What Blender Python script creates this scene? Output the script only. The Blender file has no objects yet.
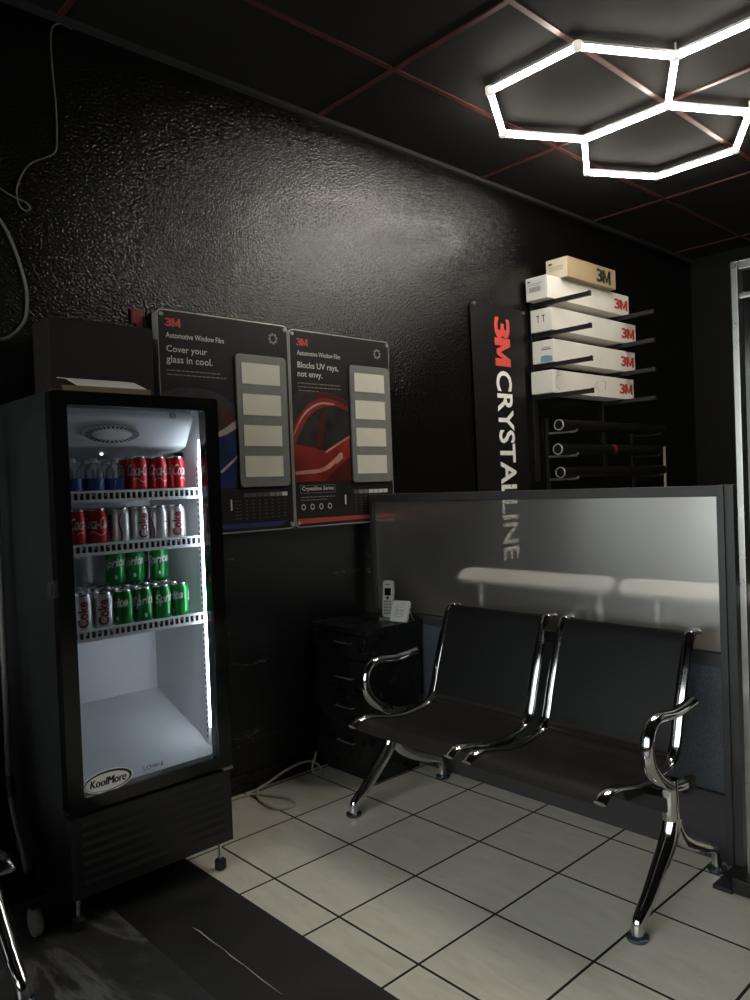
import bpy, bmesh, math, random
from mathutils import Vector, Matrix
random.seed(7)
PI = math.pi
S = bpy.context.scene
COL = S.collection

# ------------------------------------------------------------------ camera, world, exposure
cd = bpy.data.cameras.new('camera'); cam = bpy.data.objects.new('camera', cd); COL.objects.link(cam)
cd.sensor_fit = 'VERTICAL'; cd.sensor_height = 24.0; cd.sensor_width = 18.0
cd.lens = 766.72 / 1000 * 24.0; cd.clip_start = 0.02
def cam_matrix(yaw, pitch, roll, loc):
    f = Vector((math.cos(pitch)*math.cos(yaw), math.cos(pitch)*math.sin(yaw), math.sin(pitch)))
    r = Vector((math.sin(yaw), -math.cos(yaw), 0)); u = r.cross(f)
    c, s = math.cos(roll), math.sin(roll)
    r2 = c*r + s*u; u2 = -s*r + c*u
    m = Matrix((r2, u2, -f)).transposed().to_4x4(); m.translation = loc
    return m
cam.matrix_world = cam_matrix(math.radians(137.0385), math.radians(-1.0662), math.radians(-2.1555), Vector((2.1341, -1.4607, 1.3083)))
S.camera = cam
w = bpy.data.worlds.new('world'); S.world = w; w.use_nodes = True
w.node_tree.nodes['Background'].inputs[0].default_value = (1.0, 0.985, 0.96, 1)
w.node_tree.nodes['Background'].inputs[1].default_value = 5.0
S.view_settings.view_transform = 'Standard'; S.view_settings.look = 'None'
S.view_settings.gamma = 1.0; S.view_settings.use_curve_mapping = False
S.view_settings.exposure = 0.0
LED = 56.0            # honeycomb ceiling lamp
FRIDGE_LED = 18.0      # strip inside the cooler
try:
    S.cycles.use_denoising = True
    S.cycles.max_bounces = 10; S.cycles.transmission_bounces = 8; S.cycles.transparent_max_bounces = 12
    S.cycles.sample_clamp_indirect = 4.0
except Exception:
    pass

# ------------------------------------------------------------------ materials
def mat(name, col, rough=0.5, metal=0.0, spec=0.5, emit=None, strength=0.0):
    m = bpy.data.materials.new(name); m.use_nodes = True
    b = m.node_tree.nodes['Principled BSDF']
    b.inputs['Base Color'].default_value = (*col, 1); b.inputs['Roughness'].default_value = rough
    b.inputs['Metallic'].default_value = metal; b.inputs['Specular IOR Level'].default_value = spec
    if emit:
        b.inputs['Emission Color'].default_value = (*emit, 1); b.inputs['Emission Strength'].default_value = strength
    return m
def nd(m, t, **kw):
    n = m.node_tree.nodes.new(t)
    for k, v in kw.items(): setattr(n, k, v)
    return n
def lk(m, a, b): m.node_tree.links.new(a, b)
def bsdf(m): return m.node_tree.nodes['Principled BSDF']
def coords(m): return nd(m, 'ShaderNodeNewGeometry').outputs['Position']
def objc(m): return nd(m, 'ShaderNodeTexCoord').outputs['Object']
def noise(m, vec, scale, detail=3, rough=0.5, dist=0.0):
    n = nd(m, 'ShaderNodeTexNoise'); n.inputs['Scale'].default_value = scale; n.inputs['Detail'].default_value = detail
    n.inputs['Roughness'].default_value = rough; n.inputs['Distortion'].default_value = dist
    lk(m, vec, n.inputs['Vector']); return n.outputs['Fac']
def ramp(m, fac, stops):
    r = nd(m, 'ShaderNodeValToRGB'); e = r.color_ramp.elements
    while len(e) < len(stops): e.new(0.5)
    for el, (p, c) in zip(e, stops): el.position = p; el.color = (*c, 1)
    lk(m, fac, r.inputs['Fac']); return r.outputs['Color']
def bump(m, h, strength, dist):
    b = nd(m, 'ShaderNodeBump'); b.inputs['Strength'].default_value = strength; b.inputs['Distance'].default_value = dist
    lk(m, h, b.inputs['Height']); lk(m, b.outputs['Normal'], bsdf(m).inputs['Normal'])
def mth(m, op, a, b=None):
    n = nd(m, 'ShaderNodeMath', operation=op)
    for i, v in enumerate((a, b)):
        if v is None: continue
        if isinstance(v, (int, float)): n.inputs[i].default_value = v
        else: lk(m, v, n.inputs[i])
    return n.outputs[0]
def mottle(m, c0, c1, scale, r0=None, r1=None):
    f = noise(m, objc(m), scale, 4)
    lk(m, ramp(m, f, [(0.3, c0), (0.7, c1)]), bsdf(m).inputs['Base Color'])
    if r0 is not None:
        rr = ramp(m, f, [(0.3, (r0,)*3), (0.7, (r1,)*3)]); lk(m, rr, bsdf(m).inputs['Roughness'])
    return m

M = {}
# black knock-down painted wall
m = M['wall'] = mat('black_textured_paint', (0.0045, 0.0042, 0.0038), 0.17)
p = coords(m)
n1 = noise(m, p, 100, 2, 0.5); n2 = noise(m, p, 40, 2)
bump(m, mth(m, 'ADD', ramp(m, n1, [(0.38, (0,)*3), (0.66, (1,)*3)]), mth(m, 'MULTIPLY', n2, 0.4)), 0.30, 0.0045)
m = M['far_wall'] = mottle(mat('flat_black_paint', (0.008, 0.008, 0.008), 0.75, 0.0, 0.25), (0.0035,)*3, (0.0055,)*3, 6)
m = M['ceil'] = mat('black_ceiling_tile', (0.012, 0.011, 0.0102), 0.9, 0.0, 0.2)
bump(m, noise(m, coords(m), 160, 3), 0.25, 0.002)
M['tee'] = mottle(mat('oxblood_tee', (0.13, 0.035, 0.032), 0.4), (0.055, 0.014, 0.013), (0.085, 0.026, 0.023), 9)
M['angle'] = mat('black_wall_angle', (0.03, 0.03, 0.032), 0.4)
# black marble
def marble(name, base, vein, scale, width, rough):
    m = mat(name, base, rough); mp_ = nd(m, 'ShaderNodeMapping'); mp_.inputs['Rotation'].default_value = (math.radians(-22), 0, 0); mp_.inputs['Scale'].default_value = (1, 0.45, 1.7); lk(m, coords(m), mp_.inputs['Vector']); p = mp_.outputs[0]
    d = noise(m, p, scale*0.8, 5, 0.6, 0.8)
    v = mth(m, 'ABSOLUTE', mth(m, 'SUBTRACT', d, 0.5))
    mask = mth(m, 'LESS_THAN', v, width)
    gate = noise(m, p, scale*1.7, 2)
    k = mth(m, 'MULTIPLY', mask, mth(m, 'GREATER_THAN', gate, 0.56))
    x = nd(m, 'ShaderNodeMix', data_type='RGBA'); x.inputs[6].default_value = (*base, 1); x.inputs[7].default_value = (*vein, 1)
    lk(m, k, x.inputs[0]); lk(m, x.outputs[2], bsdf(m).inputs['Base Color']); return m
M['marble'] = marble('black_marble_panel', (0.006, 0.006, 0.007), (0.10, 0.09, 0.085), 2.2, 0.0035, 0.3)
# floor tiles, 33.5 cm pitch
m = M['tile'] = mat('beige_floor_tile', (0.4, 0.4, 0.36), 0.32)
p = coords(m); sp = nd(m, 'ShaderNodeSeparateXYZ'); lk(m, p, sp.inputs[0])
def cell(o):
    f = mth(m, 'FRACT', mth(m, 'DIVIDE', mth(m, 'ADD', o, 33.5), 0.335))
    return mth(m, 'MINIMUM', f, mth(m, 'SUBTRACT', 1.0, f))
edge = mth(m, 'MINIMUM', cell(sp.outputs[0]), cell(sp.outputs[1]))
grout = mth(m, 'LESS_THAN', edge, 0.0125)
ids = nd(m, 'ShaderNodeCombineXYZ')
lk(m, mth(m, 'FLOOR', mth(m, 'DIVIDE', sp.outputs[0], 0.335)), ids.inputs[0]); lk(m, mth(m, 'FLOOR', mth(m, 'DIVIDE', sp.outputs[1], 0.335)), ids.inputs[1])
wn = nd(m, 'ShaderNodeTexWhiteNoise'); lk(m, ids.outputs[0], wn.inputs['Vector'])
vsc = nd(m, 'ShaderNodeVectorMath', operation='MULTIPLY'); vsc.inputs[1].default_value = (3.0, 12.0, 1.0); lk(m, p, vsc.inputs[0])
cl = mth(m, 'ADD', mth(m, 'MULTIPLY', noise(m, vsc.outputs[0], 2.0, 6, 0.65, 0.6), 0.8), mth(m, 'MULTIPLY', wn.outputs['Value'], 0.2))
tc = ramp(m, cl, [(0.25, (0.62, 0.59, 0.49)), (0.5, (0.74, 0.705, 0.60)), (0.8, (0.83, 0.80, 0.69))])
x = nd(m, 'ShaderNodeMix', data_type='RGBA'); lk(m, grout, x.inputs[0]); lk(m, tc, x.inputs[6]); x.inputs[7].default_value = (0.012, 0.010, 0.009, 1)
lk(m, x.outputs[2], bsdf(m).inputs['Base Color'])
lk(m, mth(m, 'ADD', mth(m, 'MULTIPLY', grout, 0.5), mth(m, 'ADD', 0.22, mth(m, 'MULTIPLY', cl, 0.22))), bsdf(m).inputs['Roughness'])
bump(m, mth(m, 'SUBTRACT', mth(m, 'MULTIPLY', cl, 0.15), grout), 0.5, 0.0015)
# dark strip and dark veined floor
m = M['strip'] = mat('black_vinyl_strip', (0.018, 0.018, 0.018), 0.5)
mottle(m, (0.014, 0.014, 0.014), (0.023, 0.022, 0.022), 5, 0.42, 0.6)
m = M['epoxy'] = mat('charcoal_marbled_floor', (0.03, 0.03, 0.03), 0.28)
p = coords(m); mp_ = nd(m, 'ShaderNodeMapping'); mp_.inputs['Rotation'].default_value = (0, 0, 0.6); mp_.inputs['Scale'].default_value = (0.7, 2.2, 1); lk(m, p, mp_.inputs['Vector']); f = noise(m, mp_.outputs[0], 1.5, 6, 0.6, 1.8)
lk(m, ramp(m, f, [(0.28, (0.016,)*3), (0.46, (0.045,)*3), (0.52, (0.15, 0.15, 0.147)), (0.57, (0.045,)*3), (0.68, (0.07, 0.07, 0.068)), (0.8, (0.04,)*3)]), bsdf(m).inputs['Base Color'])
M['scuff'] = mat('white_scuff', (0.45, 0.44, 0.42), 0.7)
# metals / plastics
M['chrome'] = mat('chrome', (0.72, 0.72, 0.73), 0.10, 1.0)
mottle(M['chrome'], (0.68, 0.68, 0.69), (0.76, 0.76, 0.77), 14, 0.07, 0.14)
M['dark_chrome'] = mottle(mat('foot_disc', (0.12, 0.16, 0.19), 0.2, 0.8), (0.10, 0.14, 0.17), (0.15, 0.19, 0.22), 30)
def seat_mat(name, c):
    m = mat(name, c, 0.5, 0.0, 0.28); o = objc(m); s = nd(m, 'ShaderNodeVectorMath', operation='SCALE'); s.inputs['Scale'].default_value = 130; lk(m, o, s.inputs[0])
    v = nd(m, 'ShaderNodeTexVoronoi'); v.inputs['Randomness'].default_value = 0.0; v.inputs['Scale'].default_value = 1.0; lk(m, s.outputs[0], v.inputs['Vector'])
    lk(m, ramp(m, v.outputs['Distance'], [(0.25, tuple(x*0.35 for x in c)), (0.42, c)]), bsdf(m).inputs['Base Color']); return m
M['seat'] = seat_mat('perforated_black_seat', (0.022, 0.019, 0.017))
M['back'] = seat_mat('perforated_black_back', (0.0075, 0.0075, 0.008))
M['black_metal'] = mottle(mat('black_powder_coat', (0.010, 0.010, 0.010), 0.45), (0.008,)*3, (0.013,)*3, 25, 0.4, 0.5)
M['fridge_black'] = mottle(mat('black_cooler_steel', (0.012, 0.012, 0.013), 0.38), (0.010, 0.010, 0.011), (0.014, 0.014, 0.015), 7, 0.34, 0.42)
M['gloss_black'] = mottle(mat('gloss_black_glass', (0.004, 0.004, 0.004), 0.12), (0.003,)*3, (0.005,)*3, 12, 0.1, 0.16)
M['frame_grey'] = mottle(mat('charcoal_frame', (0.040, 0.040, 0.041), 0.42), (0.036, 0.036, 0.037), (0.044, 0.044, 0.045), 10)
M['liner'] = mottle(mat('white_cooler_liner', (0.62, 0.63, 0.64), 0.4), (0.60, 0.61, 0.62), (0.64, 0.65, 0.66), 5)
M['white_plastic'] = mottle(mat('white_plastic', (0.72, 0.72, 0.70), 0.35), (0.70, 0.70, 0.68), (0.74, 0.74, 0.72), 20)
M['shelf_white'] = mottle(mat('white_coated_wire', (0.75, 0.75, 0.76), 0.35), (0.73, 0.73, 0.74), (0.77, 0.77, 0.78), 20)
M['slot'] = mottle(mat('dark_slot', (0.02, 0.021, 0.024), 0.7), (0.018,)*3, (0.024,)*3, 30)
M['rubber'] = mottle(mat('black_rubber', (0.010, 0.010, 0.010), 0.7), (0.008,)*3, (0.013,)*3, 40)
M['alu'] = mottle(mat('brushed_aluminium', (0.35, 0.35, 0.34), 0.3, 0.9), (0.30, 0.30, 0.29), (0.38, 0.38, 0.37), 18, 0.25, 0.38)
M['edge_alu'] = mottle(mat('clear_acrylic_edge', (0.6, 0.6, 0.55), 0.25, 0.4), (0.56, 0.56, 0.51), (0.64, 0.64, 0.59), 12)
M['poster_black'] = mottle(mat('poster_black_print', (0.018, 0.015, 0.014), 0.45, 0.0, 0.2), (0.016, 0.0135, 0.0125), (0.020, 0.0165, 0.0155), 5)
M['plate_grey'] = mottle(mat('grey_sample_plate', (0.20, 0.20, 0.185), 0.4), (0.185, 0.185, 0.17), (0.215, 0.215, 0.20), 25)
M['cream'] = mottle(mat('cream_sample_film', (0.68, 0.66, 0.55), 0.5), (0.66, 0.64, 0.53), (0.70, 0.68, 0.57), 12)
M['ink_white'] = mottle(mat('white_ink', (0.62, 0.61, 0.57), 0.5), (0.60, 0.59, 0.55), (0.64, 0.63, 0.59), 40)
M['ink_grey'] = mottle(mat('grey_ink', (0.20, 0.19, 0.18), 0.5), (0.19, 0.18, 0.17), (0.21, 0.20, 0.19), 40)
M['ink_dim'] = mottle(mat('dim_grey_ink', (0.07, 0.068, 0.066), 0.5), (0.066, 0.064, 0.062), (0.074, 0.072, 0.07), 40)
M['ink_red'] = mottle(mat('red_ink', (0.48, 0.03, 0.022), 0.45), (0.46, 0.028, 0.02), (0.50, 0.032, 0.024), 30)
M['banner_red'] = mottle(mat('banner_red', (0.68, 0.075, 0.06), 0.5), (0.66, 0.07, 0.055), (0.70, 0.08, 0.065), 30)
M['banner_white'] = mottle(mat('banner_white', (0.89, 0.87, 0.82), 0.5), (0.87, 0.85, 0.80), (0.91, 0.89, 0.84), 30)
M['car_red'] = mottle(mat('printed_car_red', (0.22, 0.020, 0.014), 0.35), (0.13, 0.010, 0.008), (0.30, 0.03, 0.02), 7)
M['car_dark_red'] = mottle(mat('printed_car_dark_red', (0.07, 0.008, 0.006), 0.35), (0.05, 0.006, 0.005), (0.09, 0.010, 0.008), 7)
M['car_light'] = mottle(mat('printed_car_highlight', (0.55, 0.25, 0.20), 0.35), (0.45, 0.18, 0.14), (0.65, 0.34, 0.28), 9)
M['car_glass'] = mottle(mat('printed_car_glass', (0.016, 0.014, 0.014), 0.35), (0.008, 0.007, 0.007), (0.035, 0.03, 0.03), 14)
M['car_blue'] = mottle(mat('printed_car_blue', (0.012, 0.035, 0.16), 0.35), (0.003, 0.008, 0.04), (0.012, 0.038, 0.16), 8)
M['car_pale'] = mottle(mat('printed_car_pale', (0.45, 0.38, 0.36), 0.35), (0.35, 0.28, 0.26), (0.55, 0.48, 0.46), 9)
M['strip_red'] = mottle(mat('printed_red_bar', (0.42, 0.045, 0.03), 0.4), (0.40, 0.042, 0.028), (0.44, 0.048, 0.032), 9)
M['strip_blue'] = mottle(mat('printed_blue_bar', (0.02, 0.025, 0.16), 0.4), (0.015, 0.018, 0.12), (0.025, 0.03, 0.2), 9)
M['carton'] = mottle(mat('white_carton', (0.75, 0.72, 0.65), 0.6), (0.72, 0.69, 0.62), (0.78, 0.75, 0.68), 6)
M['carton_end'] = mottle(mat('white_carton_end', (0.80, 0.78, 0.71), 0.6), (0.77, 0.75, 0.68), (0.83, 0.81, 0.74), 6)
M['kraft'] = mottle(mat('kraft_carton', (0.36, 0.27, 0.15), 0.65), (0.34, 0.25, 0.14), (0.38, 0.29, 0.165), 12)
M['kraft_end'] = mottle(mat('pale_kraft_end', (0.70, 0.62, 0.47), 0.65), (0.67, 0.59, 0.44), (0.73, 0.65, 0.50), 12)
M['ink_black'] = mottle(mat('black_ink', (0.012, 0.011, 0.010), 0.5), (0.010,)*3, (0.014,)*3, 30)
M['sticker_blue'] = mottle(mat('blue_sticker', (0.16, 0.36, 0.48), 0.5), (0.14, 0.34, 0.46), (0.18, 0.38, 0.50), 30)
M['can_red'] = mottle(mat('red_can', (0.50, 0.012, 0.018), 0.28, 0.35), (0.46, 0.010, 0.015), (0.54, 0.015, 0.02), 25)
M['can_silver'] = mottle(mat('silver_can', (0.62, 0.62, 0.61), 0.3, 0.55), (0.58, 0.58, 0.57), (0.66, 0.66, 0.65), 25)
M['can_green'] = mottle(mat('green_can', (0.012, 0.24, 0.045), 0.28, 0.35), (0.010, 0.20, 0.038), (0.015, 0.28, 0.055), 25)
M['can_alu'] = mottle(mat('can_aluminium', (0.70, 0.70, 0.71), 0.25, 1.0), (0.66, 0.66, 0.67), (0.74, 0.74, 0.75), 60)
M['maroon'] = mottle(mat('maroon_ink', (0.26, 0.012, 0.030), 0.4), (0.24, 0.010, 0.026), (0.28, 0.014, 0.034), 30)
M['bottle_label'] = mottle(mat('blue_bottle_label', (0.02, 0.08, 0.34), 0.4), (0.015, 0.05, 0.26), (0.03, 0.12, 0.42), 30)
M['label_pale'] = mottle(mat('pale_label', (0.45, 0.62, 0.78), 0.4), (0.42, 0.58, 0.74), (0.48, 0.66, 0.82), 30)
M['cable_white'] = mottle(mat('white_cable', (0.55, 0.53, 0.47), 0.5), (0.52, 0.50, 0.44), (0.58, 0.56, 0.50), 30)
M['cable_grey'] = mottle(mat('grey_cable', (0.16, 0.155, 0.145), 0.5), (0.085, 0.082, 0.076), (0.10, 0.097, 0.09), 30)
M['grey_plastic'] = mottle(mat('grey_plastic', (0.14, 0.14, 0.13), 0.5), (0.12, 0.12, 0.11), (0.16, 0.16, 0.15), 30)
M['phone_white'] = mottle(mat('phone_shell', (0.66, 0.66, 0.62), 0.35), (0.64, 0.64, 0.60), (0.68, 0.68, 0.64), 30)
M['phone_silver'] = mottle(mat('phone_silver', (0.42, 0.42, 0.40), 0.35), (0.40, 0.40, 0.38), (0.44, 0.44, 0.42), 30)
M['paper'] = mottle(mat('paper', (0.62, 0.61, 0.55), 0.7), (0.60, 0.59, 0.53), (0.64, 0.63, 0.57), 20)
M['tray_brown'] = mottle(mat('brown_board', (0.16, 0.12, 0.06), 0.6), (0.14, 0.10, 0.05), (0.18, 0.14, 0.07), 20)
M['red_tag'] = mottle(mat('red_tag', (0.20, 0.008, 0.010), 0.5), (0.18, 0.007, 0.009), (0.22, 0.010, 0.012), 20)
M['desk'] = mottle(mat('black_laminate', (0.010, 0.009, 0.009), 0.28), (0.008,)*3, (0.012,)*3, 9, 0.24, 0.34)
M['box_dark'] = mottle(mat('charcoal_box', (0.030, 0.027, 0.025), 0.6, 0.0, 0.15), (0.013, 0.0115, 0.010), (0.016, 0.014, 0.0125), 6)
M['film'] = mottle(mat('black_film_roll', (0.006, 0.006, 0.006), 0.4, 0.0, 0.3), (0.004,)*3, (0.007,)*3, 20)
M['banner'] = mottle(mat('black_vinyl_banner', (0.007, 0.007, 0.007), 0.45, 0.0, 0.3), (0.006,)*3, (0.008,)*3, 8)
M['table_white'] = mottle(mat('white_table_top', (0.90, 0.89, 0.86), 0.35), (0.89, 0.88, 0.85), (0.91, 0.90, 0.87), 8)
M['wood_pale'] = mottle(mat('pale_wood', (0.50, 0.43, 0.33), 0.6), (0.46, 0.39, 0.29), (0.54, 0.47, 0.37), 20)
M['led'] = mat('led_diffuser', (0.8, 0.8, 0.8), 0.5, emit=(1.0, 0.93, 0.82), strength=LED)
M['led_cap'] = mottle(mat('frosted_connector', (0.75, 0.73, 0.68), 0.4), (0.73, 0.71, 0.66), (0.77, 0.75, 0.70), 30)
bsdf(M['led_cap']).inputs['Emission Color'].default_value = (1, 0.9, 0.78, 1); bsdf(M['led_cap']).inputs['Emission Strength'].default_value = 0.55
M['cool_led'] = mat('cooler_led', (0.8, 0.8, 0.8), 0.5, emit=(0.76, 0.87, 1.0), strength=FRIDGE_LED)
M['small_led'] = mat('cooler_lamp', (0.8, 0.8, 0.8), 0.5, emit=(0.9, 0.94, 1.0), strength=3.0)
# glass: thin clear pane
def pane_mat(name, tint, k):
    m = bpy.data.materials.new(name); m.use_nodes = True; nt = m.node_tree; nt.nodes.remove(nt.nodes['Principled BSDF'])
    t = nd(m, 'ShaderNodeBsdfTransparent'); t.inputs[0].default_value = (*tint, 1)
    g = nd(m, 'ShaderNodeBsdfGlossy'); g.inputs['Roughness'].default_value = 0.03
    fr = nd(m, 'ShaderNodeFresnel'); fr.inputs['IOR'].default_value = 1.45
    x = nd(m, 'ShaderNodeMixShader'); lk(m, mth(m, 'MULTIPLY', fr.outputs[0], k), x.inputs[0]); lk(m, t.outputs[0], x.inputs[1]); lk(m, g.outputs[0], x.inputs[2])
    lk(m, x.outputs[0], nt.nodes['Material Output'].inputs['Surface']); return m
M['glass'] = pane_mat('door_glass', (0.96, 0.97, 0.97), 0.8)
M['window_glass'] = pane_mat('window_glass', (0.9, 0.93, 0.93), 1.0)
m = M['bottle'] = pane_mat('clear_bottle_plastic', (0.95, 0.97, 0.99), 0.6)
_o = m.node_tree.nodes['Material Output'].inputs['Surface']; _s = _o.links[0].from_socket
_d = nd(m, 'ShaderNodeBsdfDiffuse'); _d.inputs[0].default_value = (0.62, 0.70, 0.80, 1)
_x = nd(m, 'ShaderNodeMixShader'); _x.inputs[0].default_value = 0.16; lk(m, _s, _x.inputs[1]); lk(m, _d.outputs[0], _x.inputs[2]); lk(m, _x.outputs[0], _o)
# frosted divider sheet: part blurred see-through, part milky scatter, part sheen
m = M['frost'] = bpy.data.materials.new('frosted_divider_sheet'); m.use_nodes = True; nt = m.node_tree; nt.nodes.remove(nt.nodes['Principled BSDF'])
rf = nd(m, 'ShaderNodeBsdfRefraction'); rf.inputs['Color'].default_value = (0.96, 0.96, 0.95, 1); rf.inputs['Roughness'].default_value = 0.105; rf.inputs['IOR'].default_value = 1.02
tl = nd(m, 'ShaderNodeBsdfTranslucent'); tl.inputs[0].default_value = (0.62, 0.62, 0.62, 1)
df = nd(m, 'ShaderNodeBsdfDiffuse'); df.inputs[0].default_value = (0.36, 0.36, 0.36, 1)
gl = nd(m, 'ShaderNodeBsdfGlossy'); gl.inputs['Color'].default_value = (0.9, 0.88, 0.85, 1)
gl.inputs['Roughness'].default_value = 0.30
a = nd(m, 'ShaderNodeMixShader'); a.inputs[0].default_value = 0.5; lk(m, tl.outputs[0], a.inputs[1]); lk(m, df.outputs[0], a.inputs[2])
b = nd(m, 'ShaderNodeMixShader'); b.inputs[0].default_value = 0.05; lk(m, rf.outputs[0], b.inputs[1]); lk(m, a.outputs[0], b.inputs[2])
c = nd(m, 'ShaderNodeMixShader'); c.inputs[0].default_value = 0.33; lk(m, b.outputs[0], c.inputs[1]); lk(m, gl.outputs[0], c.inputs[2])
lk(m, c.outputs[0], nt.nodes['Material Output'].inputs['Surface'])
m = M['lower_sheet'] = mat('speckled_slate_sheet', (0.05, 0.055, 0.065), 0.5)
f = noise(m, coords(m), 150, 3, 0.7)
lk(m, ramp(m, f, [(0.35, (0.045, 0.050, 0.062)), (0.65, (0.10, 0.11, 0.13))]), bsdf(m).inputs['Base Color'])

# ------------------------------------------------------------------ mesh helpers
class MB:
    def __init__(self): self.bm = bmesh.new(); self.mi = 0; self.bev = False
    def face(self, vs):
        try: f = self.bm.faces.new(vs); f.material_index = self.mi; return f
        except ValueError: return None
    def box(self, x0, x1, y0, y1, z0, z1, bev=0.0, seg=2):
        t = bmesh.new()
        vs = [t.verts.new((x, y, z)) for x in (x0, x1) for y in (y0, y1) for z in (z0, z1)]
        for q in ((0, 1, 3, 2), (4, 6, 7, 5), (0, 4, 5, 1), (2, 3, 7, 6), (0, 2, 6, 4), (1, 5, 7, 3)): t.faces.new([vs[i] for i in q])
        if bev > 0: self.bev = True; bmesh.ops.bevel(t, geom=t.edges[:], offset=bev, segments=seg, affect='EDGES', profile=0.5)
        self.merge(t); return self
    def merge(self, t, mtx=None):
        mp = {}
        for v in t.verts: mp[v] = self.bm.verts.new(mtx @ v.co if mtx else v.co)
        for f in t.faces: self.face([mp[v] for v in f.verts])
        t.free()
    def loops(self, rings, closed=True, cap=True, wrap=False):
        rs = [[self.bm.verts.new(p) for p in r] for r in rings]
        n = len(rs[0]); k = len(rs)
        for i in range(k if wrap else k-1):
            a, b = rs[i], rs[(i+1) % k]
            for j in range(n if closed else n-1): self.face([a[j], a[(j+1) % n], b[(j+1) % n], b[j]])
        if cap and not wrap and closed:
            self.face(list(reversed(rs[0]))); self.face(rs[-1])
        return self
    def tube(self, path, r, n=12, cap=True, flat=1.0, flat_axis=None):
        P = [Vector(p) for p in path]; k = len(P); R = r if isinstance(r, (list, tuple)) else [r]*k
        rings = []; up = None
        for i in range(k):
            t = (P[min(i+1, k-1)] - P[max(i-1, 0)]).normalized()
            if up is None:
                up = Vector((0, 0, 1)) if abs(t.z) < 0.9 else Vector((1, 0, 0))
            if flat_axis is not None: u = Vector(flat_axis); u = (u - t*u.dot(t)).normalized(); v = t.cross(u)
            else:
                u = (up - t*up.dot(t)).normalized(); v = t.cross(u); up = u
            rings.append([P[i] + R[i]*(math.cos(2*PI*j/n)*u + flat*math.sin(2*PI*j/n)*v) for j in range(n)])
        return self.loops(rings, cap=cap)
    def lathe(self, prof, c=(0, 0, 0), n=24, axis='z', cap=True):
        rings = []
        for r, h in prof:
            ring = []
            for j in range(n):
                a = 2*PI*j/n; u, v = r*math.cos(a), r*math.sin(a)
                d = (u, v, h) if axis == 'z' else ((h, u, v) if axis == 'x' else (v, h, u))
                ring.append((c[0]+d[0], c[1]+d[1], c[2]+d[2]))
            rings.append(ring)
        return self.loops(rings, cap=cap)
    def prism(self, pts, a0, a1, axis='x', bev=0.0):
        def mk(p, a): return {'x': (a, p[0], p[1]), 'y': (p[0], a, p[1]), 'z': (p[0], p[1], a)}[axis]
        t = bmesh.new()
        A = [t.verts.new(mk(p, a0)) for p in pts]; B = [t.verts.new(mk(p, a1)) for p in pts]; n = len(pts)
        for i in range(n): t.faces.new([A[i], A[(i+1) % n], B[(i+1) % n], B[i]])
        t.faces.new(A); t.faces.new(B)
        bmesh.ops.recalc_face_normals(t, faces=t.faces[:])
        if bev > 0:
            self.bev = True; es = [e for e in t.edges if e.calc_face_angle(0) > 0.6]
            bmesh.ops.bevel(t, geom=es, offset=bev, segments=2, affect='EDGES', profile=0.5)
        self.merge(t); return self
    def ring(self, outer, inner, a0, a1, axis='x'):
        def mk(p, a): return {'x': (a, p[0], p[1]), 'y': (p[0], a, p[1]), 'z': (p[0], p[1], a)}[axis]
        self.loops([[mk(p, a0) for p in outer], [mk(p, a1) for p in outer], [mk(p, a1) for p in inner], [mk(p, a0) for p in inner]], wrap=True, cap=False); return self
    def poly(self, pts, f):
        vs = [self.bm.verts.new(f(*p)) for p in pts]; self.face(vs); return self
    def text(self, s, f, bold=0.0, shear=0.0, cuts=0):
        """letters scaled into the unit square and sent through f(u, v)"""
        vs, fs = letters(s, bold, shear)
        if cuts:
            t = bmesh.new(); tv = [t.verts.new((x, y, 0)) for x, y in vs]
            for q in fs:
                try: t.faces.new([tv[i] for i in q])
                except ValueError: pass
            for k in range(1, cuts):
                bmesh.ops.bisect_plane(t, geom=t.verts[:]+t.edges[:]+t.faces[:], plane_co=(k/cuts, 0, 0), plane_no=(1, 0, 0))
            bmesh.ops.triangulate(t, faces=t.faces[:])
            mp = {v: self.bm.verts.new(f(v.co.x, v.co.y)) for v in t.verts}
            for q in t.faces: self.face([mp[v] for v in q.verts])
            t.free(); return self
        nv = [self.bm.verts.new(f(x, y)) for x, y in vs]
        for q in fs: self.face([nv[i] for i in q])
        return self
    def mark(self, f):
        """heavy numeral 3 and letter M touching each other"""
        self.text('3', lambda u, v: f(0.43*u, v), bold=0.03, cuts=4)
        q = lambda *pts: self.poly([(0.42+0.58*a, b) for a, b in pts], f)
        for st_ in (((0, 0), (0.27, 0), (0.27, 1), (0, 1)), ((0.73, 0), (1, 0), (1, 1), (0.73, 1))):
            for k in range(4):
                (x0, y0), (x1, _), (_, y1), _ = st_; q((x0, y0+k/4), (x1, y0+k/4), (x1, y0+(k+1)/4), (x0, y0+(k+1)/4))
        q((0.27, 1), (0.27, 0.50), (0.41, 0.10), (0.5, 0.36)); q((0.27, 1), (0.5, 0.36), (0.5, 0.36)) if False else None
        q((0.5, 0.36), (0.41, 0.10), (0.59, 0.10)); q((0.73, 0.50), (0.73, 1), (0.5, 0.36), (0.59, 0.10))
        return self
    def build(self, name, mats, parent=None, loc=None, smooth=40, normals=True):
        if normals: bmesh.ops.recalc_face_normals(self.bm, faces=self.bm.faces[:])
        me = bpy.data.meshes.new(name); self.bm.to_mesh(me); self.bm.free()
        for mm in (mats if isinstance(mats, (list, tuple)) else [mats]): me.materials.append(M[mm] if isinstance(mm, str) else mm)
        if smooth:
            me.polygons.foreach_set('use_smooth', [True]*len(me.polygons)); me.set_sharp_from_angle(angle=math.radians(smooth))
        o = bpy.data.objects.new(name, me); COL.objects.link(o)
        if self.bev and smooth:
            wn_ = o.modifiers.new('normals', 'WEIGHTED_NORMAL'); wn_.keep_sharp = True; wn_.weight = 100
        if parent: o.parent = parent
        if loc: o.location = loc
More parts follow.
